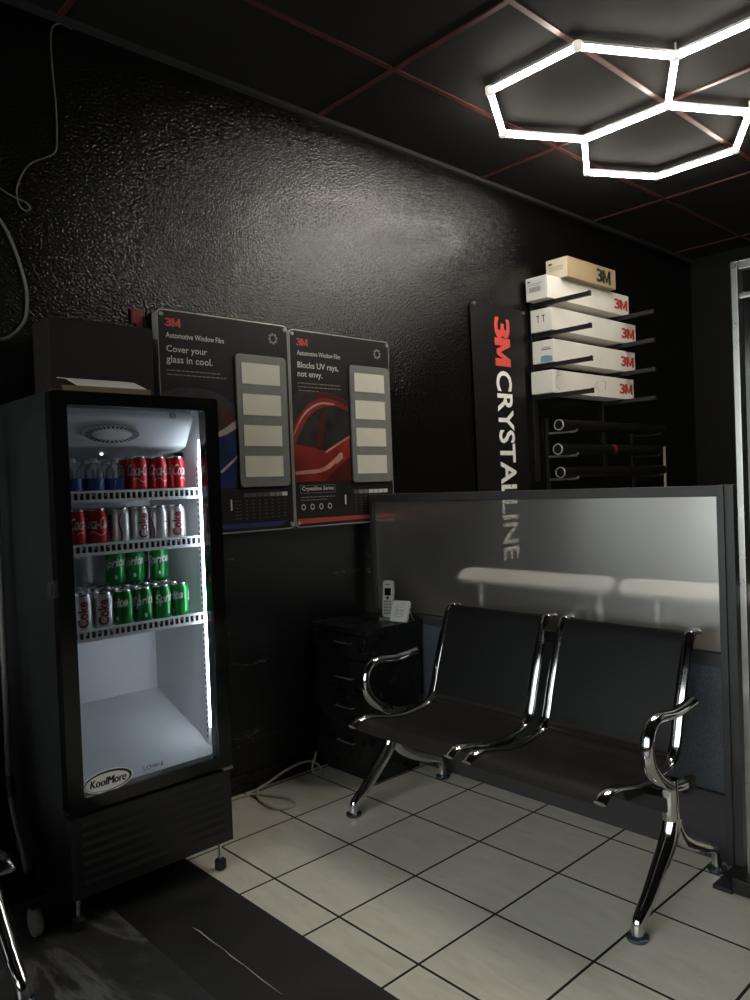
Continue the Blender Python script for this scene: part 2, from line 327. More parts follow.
        return o
_lt = {}
def letters(s, bold, shear):
    k = (s, bold, shear)
    if k in _lt: return _lt[k]
    c = bpy.data.curves.new('lettering', 'FONT'); c.body = s; c.offset = bold; c.shear = shear; c.resolution_u = 3
    o = bpy.data.objects.new('lettering', c); COL.objects.link(o)
    dg = bpy.context.evaluated_depsgraph_get(); ev = o.evaluated_get(dg); me = ev.to_mesh()
    vs = [(v.co.x, v.co.y) for v in me.vertices]; fs = [tuple(p.vertices) for p in me.polygons]
    ev.to_mesh_clear(); bpy.data.objects.remove(o); bpy.data.curves.remove(c)
    x0 = min(v[0] for v in vs); x1 = max(v[0] for v in vs); y0 = min(v[1] for v in vs); y1 = max(v[1] for v in vs)
    vs = [((x-x0)/(x1-x0), (y-y0)/(y1-y0)) for x, y in vs]
    _lt[k] = (vs, fs); return _lt[k]
def rrect(a0, a1, b0, b1, r, n=5):
    P = []
    for ca, cb, s in ((a1-r, b1-r, 0), (a0+r, b1-r, 1), (a0+r, b0+r, 2), (a1-r, b0+r, 3)):
        for i in range(n+1):
            t = PI/2*(s + i/n); P.append((ca + r*math.cos(t), cb + r*math.sin(t)))
    return P
def smooth_path(pts, k=6, closed=False):
    P = [Vector(p) for p in pts]; n = len(P); out = []
    g = (lambda i: P[i % n]) if closed else (lambda i: P[max(0, min(n-1, i))])
    for i in range(n if closed else n-1):
        a, b, c, d = g(i-1), g(i), g(i+1), g(i+2)
        for j in range(k):
            t = j/k
            out.append(0.5*((2*b) + (c-a)*t + (2*a-5*b+4*c-d)*t*t + (3*b-a-3*c+d)*t**3))
    if not closed: out.append(P[-1])
    return out
def curve2(pts, k=6): return [(p.x, p.y) for p in smooth_path([(a, b, 0) for a, b in pts], k)]
def tag(o, label, cat, group=None):
    o['label'] = label; o['category'] = cat
    if group: o['group'] = group
    return o
def thing(name, label, cat, loc=(0, 0, 0), rz=0.0, group=None):
    o = bpy.data.objects.new(name, None); COL.objects.link(o); o.location = loc; o.rotation_euler = (0, 0, rz); o.empty_display_size = 0.1
    return tag(o, label, cat, group)
def structure(o): o['kind'] = 'structure'; return o
def copy_tree(o, parent=None):
    c = o.copy(); COL.objects.link(c)
    if parent: c.parent = parent
    for ch in list(o.children): copy_tree(ch, c)
    return c

# ------------------------------------------------------------------ setting
WX, FY, RX, BY, CZ = -0.72, 4.88, 5.0, -2.75, 3.085
structure(MB().box(WX-0.12, RX+0.12, -0.137, FY+0.12, -0.1, 0.0).build('floor', 'tile'))
st = structure(MB().box(WX-0.12, RX+0.12, -0.465, -0.137, -0.1, 0.0).build('trim_1', 'strip'))
sc = MB()
pts = [(0.055, -0.341), (0.09, -0.337), (0.16, -0.338), (0.22, -0.335), (0.27, -0.338), (0.33, -0.335), (0.40, -0.337), (0.50, -0.335)]
wd = [0.0005, 0.0024, 0.0014, 0.0006, 0.0022, 0.0008, 0.0014, 0.0005]
for i in range(len(pts)-1):
    sc.poly([(pts[i][0], pts[i][1]-wd[i]), (pts[i+1][0], pts[i+1][1]-wd[i+1]), (pts[i+1][0], pts[i+1][1]+wd[i+1]), (pts[i][0], pts[i][1]+wd[i])], lambda a, b: (a, b, 0.0008))
sc.build('scuff_mark', 'scuff', st, smooth=0)
structure(MB().box(WX-0.12, RX+0.12, BY-0.12, -0.465, -0.1, 0.0).build('floor_marbled', 'epoxy'))
structure(MB().box(WX-0.12, WX, BY-0.12, FY+0.12, 0.0, CZ).build('wall_left', 'wall'))
structure(MB().box(WX, RX, FY, FY+0.12, 0.0, CZ).build('wall_back', 'far_wall'))
structure(MB().box(RX, RX+0.12, BY-0.12, FY+0.12, 0.0, CZ).build('wall_right', 'far_wall'))
# street wall behind the camera with a shop window
wb = MB()
wb.box(WX, RX, BY-0.12, BY, 0.0, 0.50); wb.box(WX, RX, BY-0.12, BY, 2.30, CZ); wb.box(WX, WX+0.15, BY-0.12, BY, 0.50, 2.30); wb.box(4.4, RX, BY-0.12, BY, 0.50, 2.30)
structure(wb.build('wall_front', 'far_wall'))
wf = MB()
for a, b in ((WX+0.15, WX+0.21), (1.0, 1.05), (2.70, 2.75), (4.34, 4.4)): wf.box(a, b, BY-0.09, BY-0.03, 0.50, 2.30, 0.004)
for a, b in ((0.50, 0.56), (2.24, 2.30)): wf.box(WX+0.15, 4.4, BY-0.09, BY-0.03, a, b, 0.004)
wf = structure(wf.build('window_1', 'alu'))
MB().box(WX+0.2, 4.35, BY-0.065, BY-0.06, 0.55, 2.25).build('window_pane', 'window_glass', wf)
structure(MB().box(WX-0.12, RX+0.12, BY-0.12, FY+0.12, CZ, CZ+0.1).build('ceiling', 'ceil'))
# ceiling tees: pitch 0.61 in x and 1.22 in y
C0 = (2.1341-1.306*1.777, -1.4607+1.332*1.777)
tees = MB()
for i in range(-1, 9):
    x = C0[0] + 0.6096*i
    if x > WX+0.05: tees.box(x-0.012, x+0.012, BY, FY, CZ-0.006, CZ+0.002)
for j in range(-5, 5):
    y = C0[1] + 1.2192*j
    if BY < y < FY: tees.box(WX+0.02, RX, y-0.012, y+0.012, CZ-0.0065, CZ+0.002)
structure(tees.build('trim_2', 'tee'))
structure(MB().box(WX, WX+0.022, BY, FY, CZ-0.022, CZ+0.001).build('trim_3', 'angle'))
structure(MB().box(WX, WX+0.012, -0.7, 1.14, 0.0, 1.125, 0.002).build('trim_4', 'marble'))
structure(MB().box(WX+0.012, WX+0.026, -0.6, 1.14, 0.0, 0.075, 0.003).build('baseboard_left', 'desk'))

# ------------------------------------------------------------------ honeycomb ceiling lamp
A0 = 0.4425; zl = 3.035
hx0 = (0.247, 1.670)                       # centre of the first hexagon; two sides of every cell run along x
dy = A0*math.sqrt(3)
sx = 1.5*A0
hc = [(hx0[0], hx0[1]), (hx0[0], hx0[1]+dy), (hx0[0]+sx, hx0[1]+dy/2), (hx0[0]+2*sx, hx0[1]+dy)]  # last cell lies out of view, added for its light
# sides parallel to x -> corners at 0, 60, 120 ... degrees
ed = {}; vt = {}
for cx, cy in hc:
    P = [(cx + A0*math.cos(PI/3*i), cy + A0*math.sin(PI/3*i)) for i in range(6)]
    for i in range(6):
        a, b = P[i], P[(i+1) % 6]
        ka, kb = (round(a[0], 2), round(a[1], 2)), (round(b[0], 2), round(b[1], 2))
        ka = min(vt, key=lambda k: math.dist(k, ka)) if vt and min(math.dist(k, ka) for k in vt) < 0.05 else ka
        vt.setdefault(ka, a)
        kb = min(vt, key=lambda k: math.dist(k, kb)) if min(math.dist(k, kb) for k in vt) < 0.05 else kb
        vt.setdefault(kb, b)
        ed[tuple(sorted((ka, kb)))] = 1
lamp = thing('honeycomb_light', 'white honeycomb LED tube light glowing under the black ceiling', 'ceiling light', (hx0[0], hx0[1], CZ))
def rel(p, z): return Vector((p[0]-hx0[0], p[1]-hx0[1], z-CZ))
for (ka, kb) in ed:
    a, b = rel(vt[ka], zl), rel(vt[kb], zl); d = (b-a).normalized(); a2, b2 = a+d*0.016, b-d*0.016
    s = Vector((-d.y, d.x, 0))
    sec = [(-0.0125, 0.0), (-0.0125, -0.010), (-0.008, -0.017), (0, -0.019), (0.008, -0.017), (0.0125, -0.010), (0.0125, 0.0)]
    tb = MB(); tb.loops([[q + s*u + Vector((0, 0, v)) for u, v in sec] for q in (a2, b2)])
    tb.build('tube', 'led', lamp, smooth=30)
    sec = [(-0.0135, 0.0), (0.0135, 0.0), (0.0135, 0.012), (-0.0135, 0.012)]
    hb = MB(); hb.loops([[q + s*u + Vector((0, 0, v)) for u, v in sec] for q in (a2, b2)]); hb.build('housing', 'white_plastic', lamp, smooth=30)
for k, v in vt.items():
    q = rel(v, zl)
    cb = MB(); cb.lathe([(0.012, -0.021), (0.019, -0.018), (0.020, 0.010), (0.014, 0.014)], q, 14)
    cb.build('connector', 'led_cap', lamp)
for k, v in list(vt.items())[::3]:
    hang = MB(); hang.lathe([(0.004, 0.012), (0.004, CZ-zl)], rel(v, zl), 6); hang.build('hanger', 'white_plastic', lamp)

# ------------------------------------------------------------------ glass door cooler
FX0, FXF, FXD = -0.665, -0.205, -0.155     # back, cabinet front, door front
Y0, Y1, Z0, Z1 = -0.610, -0.052, 0.105, 1.628
fr = thing('drinks_cooler', 'tall black glass door drinks cooler stocked with cans', 'refrigerator', (-0.4, -0.33, 0))
def F(mb, name, mats, smooth=40, parent=None):
    o = mb.build(name, mats, parent or fr, smooth=smooth)
    if parent is None: o.location = (0.4, 0.33, 0)
    return o
th = 0.020; zin0 = 0.375
cb = MB()
cb.box(FX0, FXF, Y0, Y0+th-0.003, Z0, Z1, 0.004); cb.box(FX0, FXF, Y1-th+0.003, Y1, Z0, Z1, 0.004)
cb.box(FX0, FX0+th, Y0+0.01, Y1-0.01, Z0, Z1-0.002); cb.box(FX0, FXF, Y0+0.01, Y1-0.01, Z1-0.032, Z1, 0.003); cb.box(FX0, FXF-0.02, Y0+0.01, Y1-0.01, Z0, zin0-0.01)
F(cb, 'cabinet', 'fridge_black')
ln = MB()
i0, i1 = Y0+th, Y1-th
ln.box(FX0+th, FXF-0.002, i0-0.003, i0, zin0, Z1-0.035); ln.box(FX0+th, FXF-0.002, i1, i1+0.003, zin0, Z1-0.035)
ln.box(FX0+th, FX0+th+0.003, i0, i1, zin0, Z1-0.035); ln.box(FX0+th, FXF-0.002, i0, i1, Z1-0.038, Z1-0.035); ln.box(FX0+th, FXF-0.002, i0, i1, zin0-0.003, zin0)
ln.prism([(FX0+th+0.002, zin0), (FXF-0.004, zin0), (FXF-0.004, 0.400), (FX0+th+0.002, 0.557)], i0, i1, 'y')
F(ln, 'liner', 'liner')
# evaporator housing with oval vent
ev = MB(); e0, e1 = i0+0.001, i1-0.028
prof = [(FX0+th+0.004, Z1-0.04), (-0.235, Z1-0.04), (-0.235, 1.556), (-0.290, 1.468), (-0.33, 1.458), (FX0+th+0.004, 1.438)]
ev.prism(prof, e0, e1, 'y', 0.008)
evo = F(ev, 'evaporator_cover', 'liner')
vn = MB(); vc = Vector((-0.2625, -0.385, 1.512)); tdir = Vector((-0.055, 0, -0.088)).normalized(); nrm = Vector((0.088, 0, -0.055)).normalized(); ydir = Vector((0, 1, 0))
def oval(r, q, off): return [vc + ydir*(math.cos(2*PI*j/40)*r*0.10) + tdir*(math.sin(2*PI*j/40)*q*0.032) + nrm*off for j in range(40)]
vn.loops([oval(1, 1, 0.0), oval(1, 1, 0.010), oval(0.96, 0.92, 0.012)])
vno = vn.build('vent', 'liner', evo)
sl = MB()
for j in range(34):
    a = 2*PI*j/34
    d0 = ydir*(math.cos(a)*0.10) + tdir*(math.sin(a)*0.032)
    dd = ydir*(math.cos(a+0.095)*0.10) + tdir*(math.sin(a+0.095)*0.032)
    sl.poly([(vc + d0*0.66 + nrm*0.0132), (vc + dd*0.66 + nrm*0.0132), (vc + dd*0.92 + nrm*0.0132), (vc + d0*0.92 + nrm*0.0132)], lambda *q: Vector(q))
sl.build('vent_slots', 'slot', vno, smooth=0)
tg = MB(); tg.lathe([(0.013, -0.2352), (0.012, -0.231), (0.009, -0.230), (0.008, -0.233)], (0, -0.178, 1.572), 16, 'x')
tg.build('thermostat_dial', 'phone_silver', evo)
F(MB().lathe([(0.0001, -0.006), (0.004, -0.005), (0.006, 0.0)], (-0.40, -0.36, 1.452), 10), 'cooler_lamp', 'small_led')
sp_ = MB().box(-0.424, -0.362, i1-0.004, i1-0.0005, 1.425, 1.455)
F(sp_, 'thermometer_card', 'slot', 0)
# light strip and shelf rails
F(MB().box(-0.224, -0.214, i1-0.022, i1-0.004, 0.49, 1.49, 0.003), 'light_strip', 'cool_led')
rl = MB()
for xx in (-0.262,):
    rl.box(xx-0.010, xx+0.010, i1-0.007, i1-0.0005, 0.42, 1.42, 0.001)
for k in range(46): rl.mi = 1; rl.box(-0.2655, -0.2585, i1-0.0078, i1-0.0068, 0.44+k*0.021, 0.452+k*0.021)
F(rl, 'shelf_rail', ['shelf_white', 'slot'], 0)
# shelves
SHZ = (1.312, 1.145, 0.876)
SX0, SX1 = -0.60, -0.245
for z in SHZ:
    s = MB(); y0, y1 = i0+0.006, i1-0.012
    for k in range(13): yy = y0 + (y1-y0)*k/12; s.tube([(SX0, yy, z), (SX1, yy, z)], 0.0026, 6)
    for xx in (SX0, -0.48, -0.36, -0.26): s.tube([(xx, y0, z-0.004), (xx, y1, z-0.004)], 0.003, 6)
    fx = SX1
    s.box(fx-0.003, fx+0.004, y0-0.004, y1+0.006, z+0.006, z+0.014, 0.001); s.box(fx-0.003, fx+0.004, y0-0.004, y1+0.006, z-0.024, z-0.014, 0.001)
    nr = 26
    for k in range(nr+1): yy = y0 + (y1-y0)*k/nr; s.box(fx-0.002, fx+0.003, yy-0.0030, yy+0.0030, z-0.015, z+0.007)
    s.mi = 1; s.box(fx-0.006, fx-0.004, y0, y1, z-0.016, z+0.008)
    F(s, 'shelf', ['shelf_white', 'slot'], 30)
# door
dr = MB(); gl0, gl1, gz0, gz1 = -0.566, -0.100, 0.402, 1.585
dr.ring(rrect(Y0-0.004, Y1+0.002, 0.362, Z1-0.002, 0.012), rrect(gl0, gl1, gz0, gz1, 0.008), FXF+0.006, FXD)
door = F(dr, 'door', 'gloss_black')
MB().box(FXD-0.012, FXD-0.007, gl0-0.004, gl1+0.004, gz0-0.004, gz1+0.004).build('door_glass', 'glass', door)
gk = MB(); gk.ring(rrect(Y0+0.01, Y1-0.012, 0.374, Z1-0.014, 0.01), rrect(gl0-0.01, gl1+0.01, gz0-0.012, gz1+0.012, 0.008), FXF-0.001, FXF+0.007); gk.build('gasket', 'rubber', door)
hd = MB(); hd.box(FXF+0.008, FXD-0.004, Y0-0.016, Y0-0.003, 1.012, 1.062, 0.003); hd.box(FXF+0.012, FXD-0.010, Y0-0.022, Y0-0.014, 1.018, 1.056, 0.002); hd.build('door_lock', 'rubber', door)
hn = MB(); hn.box(FXD-0.03, FXD+0.004, Y1-0.035, Y1+0.002, 0.351, 0.360, 0.001); hn.build('hinge', 'alu', door)
def ongl(y0, y1, z0, z1, x): return lambda u, v: (x, y0+(y1-y0)*u, z0+(z1-z0)*v)
lg = MB(); gx = FXD-0.0062
el = lambda cy, cz, a, b, rot, x: [(x, cy + a*math.cos(t)*math.cos(rot) - b*math.sin(t)*math.sin(rot), cz + a*math.cos(t)*math.sin(rot) + b*math.sin(t)*math.cos(rot)) for t in [2*PI*j/40 for j in range(40)]]
Lc = (-0.487, 0.434)
lg.mi = 0; lg.poly(el(*Lc, 0.080, 0.0345, 0.0, gx), lambda *q: q)
lg.mi = 1; lg.loops([el(*Lc, 0.0755, 0.0310, 0, gx+0.0003), el(Lc[0]-0.003, Lc[1]-0.002, 0.0705, 0.0265, 0, gx+0.0003)], cap=False)
for q_ in (0.0, 0.0012, 0.0024): lg.text('KoolMore', ongl(-0.546+q_, -0.432+q_, 0.4215, 0.4455, gx+0.0004), shear=0.2)
lg.build('logo_sticker', ['banner_white', 'ink_black'], door, smooth=0)
le = MB(); le.text('LOW-E', ongl(-0.372, -0.302, 0.4305, 0.4435, gx), bold=0.008); le.build('glass_print', 'slot', door, smooth=0)
# grille below the door
gr = MB(); gr.box(FXF-0.02, FXD-0.008, Y0, Y1, Z0-0.005, 0.347, 0.004)
for k in range(7): zz = 0.135 + k*0.029; gr.prism([(FXD-0.010, zz), (FXD-0.003, zz+0.003), (FXD-0.003, zz+0.006), (FXD-0.010, zz+0.021)], Y0+0.035, Y1-0.035, 'y')
F(gr, 'grille', 'fridge_black', 20)
for yy in (-0.585, -0.089):
    for xx in (-0.195, -0.61):
        ft = MB(); ft.lathe([(0.006, 0.03), (0.006, 0.102)], (xx, yy, 0), 10)
        o = F(ft, 'foot', 'chrome')
        pd = MB(); pd.lathe([(0.017, 0.0), (0.020, 0.004), (0.020, 0.030), (0.014, 0.036), (0.007, 0.037)], (xx, yy, 0), 16); pd.build('foot_pad', 'rubber', o)

# ------------------------------------------------------------------ cans and bottles
CR, CH = 0.033, 0.1205
def can_shell(kind):
    bodymat = {'red': 'can_red', 'silver': 'can_silver', 'green': 'can_green'}[kind]
    r = thing('soda_can', 'can', 'can')
    b = MB(); b.mi = 1; b.lathe([(0.022, 0.004), (0.024, 0.0), (0.027, 0.002)], n=24)
    b.mi = 0; b.lathe([(0.027, 0.002), (CR-0.001, 0.010), (CR, 0.014), (CR, 0.098), (CR-0.0012, 0.102), (0.028, 0.114)], n=28, cap=False)
    b.mi = 1; b.lathe([(0.028, 0.114), (0.0268, 0.117), (0.0272, 0.1195), (0.0258, CH), (0.0245, 0.1185), (0.0235, 0.116)], n=24)
    b.build('body', [bodymat, 'can_alu'], r)
    l = MB(); l.lathe([(0.0235, 0.1158), (0.0233, 0.1163)], n=24); l.box(-0.006, 0.010, -0.006, 0.006, 0.1163, 0.1175, 0.0005); l.build('lid', 'can_alu', r)
    def wrap(a0, a1, z0, z1, k=0.0005):      # left-to-right letters around the can, centred on +x
        return lambda u, v: ((CR+k)*math.cos(a0+(a1-a0)*u), (CR+k)*math.sin(a0+(a1-a0)*u), z0+(z1-z0)*v)
    t = MB()
    if kind == 'red':
        for off in (0, PI):
            t.text('Coca-Cola', wrap(-1.42+off, 1.42+off, 0.056, 0.094), bold=0.012, shear=0.42, cuts=30)
            for j in range(14):
                a = -0.8 + 1.6*j/14 + off; a2 = a + 1.6/14; zz = 0.040 + 0.006*math.sin(j*0.5); z2 = 0.040 + 0.006*math.sin((j+1)*0.5)
                f = wrap(0, 1, 0, 1); t.poly([(a, zz), (a2, z2), (a2, z2+0.0025), (a, zz+0.0025)], lambda p, q: ((CR+0.0005)*math.cos(p), (CR+0.0005)*math.sin(p), q))
        t.build('lettering', 'ink_white', r, smooth=0)
    elif kind == 'silver':
        for off in (0, PI):
            # reads upward: letters run along z, their tops point to -tangent
            g = lambda u, v: ((CR+0.0005)*math.cos(off+0.52-1.04*v), (CR+0.0005)*math.sin(off+0.52-1.04*v), 0.016+0.082*u)
            vs, fs = letters('Coke', 0.03, 0.0)
            q = bmesh.new(); tv = [q.verts.new((x, y, 0)) for x, y in vs]
            for fc in fs: q.faces.new([tv[i] for i in fc])
            for k in range(1, 10): bmesh.ops.bisect_plane(q, geom=q.verts[:]+q.edges[:]+q.faces[:], plane_co=(0, k/10, 0), plane_no=(0, 1, 0))
            bmesh.ops.triangulate(q, faces=q.faces[:])
            mp = {v: t.bm.verts.new(g(v.co.x, v.co.y)) for v in q.verts}
            for fc in q.faces: t.face([mp[v] for v in fc.verts])
            q.free()
            for j in range(10):
                z = 0.012 + 0.09*j/10; z2 = z + 0.009; c = off + 1.25 + 0.12*math.sin(j*0.7); c2 = off + 1.25 + 0.12*math.sin((j+1)*0.7)
                t.poly([(c, z), (c+0.16, z), (c2+0.16, z2), (c2, z2)], lambda p, q: ((CR+0.0005)*math.cos(p), (CR+0.0005)*math.sin(p), q))
        t.build('lettering', 'maroon', r, smooth=0)
    else:
        for off in (0, PI):
            t.text('Sprite', (lambda off: lambda u, v: ((CR+0.0005)*math.cos(off-1.25+2.5*u), (CR+0.0005)*math.sin(off-1.25+2.5*u), 0.048+0.040*v+0.010*u))(off), bold=0.03, shear=0.25, cuts=20)
            t.poly([(off+0.05, 0.022), (off+0.30, 0.022), (off+0.30, 0.034), (off+0.05, 0.034)], lambda p, q: ((CR+0.0005)*math.cos(p), (CR+0.0005)*math.sin(p), q))
        t.build('lettering', 'ink_white', r, smooth=0)
    return r
PROTO = {}
def put_can(kind, x, y, z, turn, label, group):
    if kind not in PROTO: PROTO[kind] = c = can_shell(kind)
    else: c = copy_tree(PROTO[kind])
    c.location = (x, y, z); c.rotation_euler = (0, 0, turn); tag(c, label, 'can', group); return c
FACE = -0.42
col = {'red': 'red cola can', 'silver': 'silver diet cola can', 'green': 'green lemon-lime can'}
ordn = ['first', 'second', 'third', 'fourth', 'fifth', 'sixth', 'seventh']
PIT = 0.0685; YR = -0.152
# top stocked shelf: three water bottles and three red cans in front, more behind
sz = SHZ[0] + 0.0030
for k, (turn, y) in enumerate(((1.2, -0.148), (0.55, -0.2165), (0.35, -0.288))):
    put_can('red', -0.29, y, sz, FACE+turn, 'red cola can in the top shelf front row, %s from the light strip' % ordn[k], 'red cans on the top shelf')
for k in range(3):
    put_can('red', -0.36, YR-0.001-PIT*k, sz, FACE+0.7*k, 'red cola can behind the front cans on the top shelf', 'red cans at the back of the top shelf')
def bottle():
    r = thing('water_bottle', 'bottle', 'bottle')
    b = MB(); b.lathe([(0.020, 0.0), (0.029, 0.002), (0.0305, 0.008), (0.0305, 0.052), (0.0295, 0.056), (0.0305, 0.060), (0.0295, 0.066), (0.0305, 0.070), (0.026, 0.084), (0.015, 0.097), (0.011, 0.101), (0.011, 0.108)], n=24); b.build('body', 'bottle', r)
    c = MB(); c.lathe([(0.0125, 0.102), (0.0128, 0.104), (0.0128, 0.113), (0.0115, 0.1145)], n=16); c.build('cap', 'white_plastic', r)
    l = MB(); l.mi = 0; l.lathe([(0.0309, 0.012), (0.0309, 0.050)], n=28, cap=False)
    l.mi = 1
    for off in (0.0, 2.1, 4.2): l.poly([(off-0.5, 0.016), (off+0.4, 0.020), (off+0.5, 0.046), (off-0.35, 0.042)], lambda p, q: (0.0313*math.cos(p), 0.0313*math.sin(p), q))
    l.build('label', ['bottle_label', 'label_pale'], r, smooth=60)
    return r
bp = None
for k, y in enumerate((-0.362, -0.432, -0.503)):
    b = bp = bottle() if bp is None else None or copy_tree(bp)
    b.location = (-0.30, y, sz); b.rotation_euler = (0, 0, 0.7*k)
    tag(b, 'small clear water bottle with blue label on the top shelf, %s from the red cans' % ordn[k], 'bottle', 'water bottles on the top shelf')
for k in range(3):
    b = copy_tree(bp); b.location = (-0.372, -0.362-0.070*k, sz); b.rotation_euler = (0, 0, 0.5+k)
    tag(b, 'small clear water bottle in the second row behind the front bottles', 'bottle', 'water bottles in the second row')
# middle shelf
sz = SHZ[1] + 0.0030
front = [('silver', 0.05), ('silver', 1.3), ('silver', 0.45), ('silver', 1.9), ('red', 0.15), ('red', 1.0)]
for k, (kind, turn) in enumerate(front):
    put_can(kind, -0.292, YR-(0.0685 if k < 4 else 0.0685)*k-(0.008 if k > 3 else 0), sz, FACE+turn, col[kind]+' in the middle shelf front row, %s from the light strip' % ordn[k], 'front cans on the middle shelf')
for j in range(2):
    for k in range(6):
        kind = 'silver' if k < 4 else 'red'
        put_can(kind, -0.366-0.0685*j, YR-PIT*k, sz, FACE+random.uniform(-2, 2), '%s behind the front row on the middle shelf' % col[kind], 'rear %s cans on the middle shelf' % kind)
# lowest shelf: front row, rows behind, stacked tier at the back
sz = SHZ[2] + 0.0030
front = [('green', -0.9), ('green', 0.6), ('green', 0.15), ('green', -0.75), ('silver', 0.1), ('silver', 0.15)]
for k, (kind, turn) in enumerate(front):
    put_can(kind, -0.292, YR-0.0685*k, sz, FACE+turn, col[kind]+' in the lowest shelf front row, %s from the light strip' % ordn[k], 'front cans on the lowest shelf')
for j in range(4):
    for k in range(6):
        kind = 'green' if k < 4 - (j > 1) else 'silver'
        put_can(kind, -0.3605-0.0685*j, YR-PIT*k, sz, FACE+random.uniform(-2, 2), '%s behind the front row on the lowest shelf' % col[kind], 'rear %s cans on the lowest shelf' % kind)
for k, (j, i, turn) in enumerate(((1, 0.0, -0.15), (1, 1.36, -0.2), (1, 2.40, -0.1), (2, 0.62, 0.2))):
    put_can('green', -0.3605-0.0685*j, YR-PIT*i, sz+CH+0.0005, FACE+turn, 'green lemon-lime can stacked on the lower cans, ' + ('%s from the light strip' % ordn[k] if k < 3 else 'behind the other stacked ones'), 'stacked green cans')

# things on and beside the cooler
bx = thing('storage_box', 'plain charcoal box standing on top of the black cooler', 'box', (-0.58, -0.30, Z1))
b = MB(); b.box(-0.075, 0.080, -0.180, 0.196, 0.0, 0.292, 0.003); b.build('carton', 'box_dark', bx)
b = MB(); b.box(-0.070, 0.075, -0.175, 0.191, 0.292, 0.294, 0.0006); b.build('flap', 'box_dark', bx)
tr = thing('paper_tray', 'thin brown board tray at the front edge of the cooler top', 'tray', (-0.24, -0.415, Z1))
b = MB(); b.box(-0.06, 0.045, -0.145, 0.140, 0.0, 0.004); b.box(0.041, 0.045, -0.145, 0.140, 0.004, 0.020); b.box(-0.06, -0.056, -0.145, 0.140, 0.004, 0.020); b.build('board', 'tray_brown', tr)
pp = MB()
pp.loops([[(0.040, -0.100, 0.0215), (0.040, 0.130, 0.0215), (0.0395, 0.130, 0.0225), (0.0395, -0.100, 0.0225)], [(0.0, -0.118, 0.046), (0.0, 0.106, 0.046), (-0.0005, 0.106, 0.047), (-0.0005, -0.118, 0.047)], [(-0.056, -0.124, 0.056), (-0.056, 0.090, 0.056), (-0.0562, 0.090, 0.057), (-0.0562, -0.124, 0.057)]])
pp = pp.build('paper_sheet', 'paper', None, (-0.24, -0.415, Z1)); tag(pp, 'white sheet of paper lying tilted on the brown tray', 'paper')
rt = MB(); rt.prism([(-0.078, 1.965+0.015), (-0.060, 1.985), (-0.050, 1.945), (-0.031, 1.945), (-0.031, 2.045), (-0.050, 2.040), (-0.078, 2.045)], WX, WX+0.012, 'x', 0.002)
tag(rt.build('wall_tag', 'red_tag'), 'small red tag on the wall above the charcoal box', 'tag')

# ------------------------------------------------------------------ 3M film posters
PX = -0.662
def poster(name_label, y0, y1, z0, z1, draw, hold, group):
    r = thing('window_film_poster', name_label, 'poster', (WX, (y0+y1)/2, z0), 0, group)
    off = (-WX, -(y0+y1)/2, -z0)
    def P(mb, name, mats, smooth=40, parent=None):
        o = mb.build(name, mats, parent or r, smooth=smooth)
        if parent is None: o.location = off
        return o
    b = MB(); b.prism(rrect(y0, y1, z0, z1, 0.022), PX-0.044, PX, 'x'); P(b, 'panel', 'edge_alu', 30)
    a = MB(); a.prism(rrect(y0+0.004, y1-0.004, z0+0.004, z1-0.004, 0.02), PX, PX+0.0008, 'x')
    P(a, 'print_sheet', 'poster_black', 30)
    pieces = []
    def nxt(n): q = MB(); pieces.append((n, q)); return q
    mats = draw(nxt)
    for n, q in pieces: P(q, n, mats, 0)
    for yy in (y0+0.017, y1-0.017):
        for zz in (z0+0.02, z1-0.02):
            s = MB(); s.lathe([(0.007, WX), (0.007, PX)], (0, yy, zz), 10, 'x'); s.lathe([(0.009, PX), (0.009, PX+0.004), (0.006, PX+0.007)], (0, yy, zz), 14, 'x'); P(s, 'standoff', 'alu')
    hy0, hy1, hz0, hz1 = hold
    h = MB(); h.prism(rrect(hy0, hy1, hz0, hz1, 0.018), PX+0.001, PX+0.012, 'x', 0.002); h = P(h, 'sample_plate', 'plate_grey')
    H = (hz1-hz0-0.036)/4
    for k in range(4):
        zt = hz1-0.036-H*k; hh = 0.091
        fw = MB(); fw.ring(rrect(hy0+0.022, hy1-0.032, zt-hh-0.004, zt+0.004, 0.003, 2), rrect(hy0+0.026, hy1-0.036, zt-hh, zt, 0.002, 2), PX+0.012, PX+0.0135); fw.build('window_rim', 'plate_grey', h)
        c = MB(); c.box(PX+0.0121, PX+0.0126, hy0+0.0261, hy1-0.0361, zt-hh+0.0001, zt-0.0001); c.build('sample', 'cream', h, smooth=0)
    return r
X1 = PX+0.0012
def at(x): return lambda a, b: (x, a, b)
def box_txt(art, s, y0, y1, z0, z1, bold=0.0, x=X1): art.text(s, ongl(y0, y1, z0, z1, x), bold=bold)
def dashes(art, y0, y1, z, h, seed):
    rr = random.Random(seed); y = y0
    while y < y1-0.004:
        wv = min(rr.uniform(0.008, 0.026), y1-y); art.poly([(y, z), (y+wv, z), (y+wv, z+h), (y, z+h)], at(X1)); y += wv+0.004
def gear(art, cy, cz, R):
    o = []; i = []
    for k in range(48):
        a = 2*PI*k/48; rr = R*(1.0 if (k//3) % 2 == 0 else 0.78); o.append((X1, cy+rr*math.cos(a), cz+rr*math.sin(a)*1.0)); i.append((X1, cy+R*0.55*math.cos(a), cz+R*0.55*math.sin(a)))
    art.loops([o, i], cap=False)
def table(art, y0, y1, zt, hi):
    art.mi = 0
    art.poly([(y0, zt-0.055), (y0+0.006, zt-0.055), (y0+0.006, zt-0.015), (y0, zt-0.015)], at(X1))
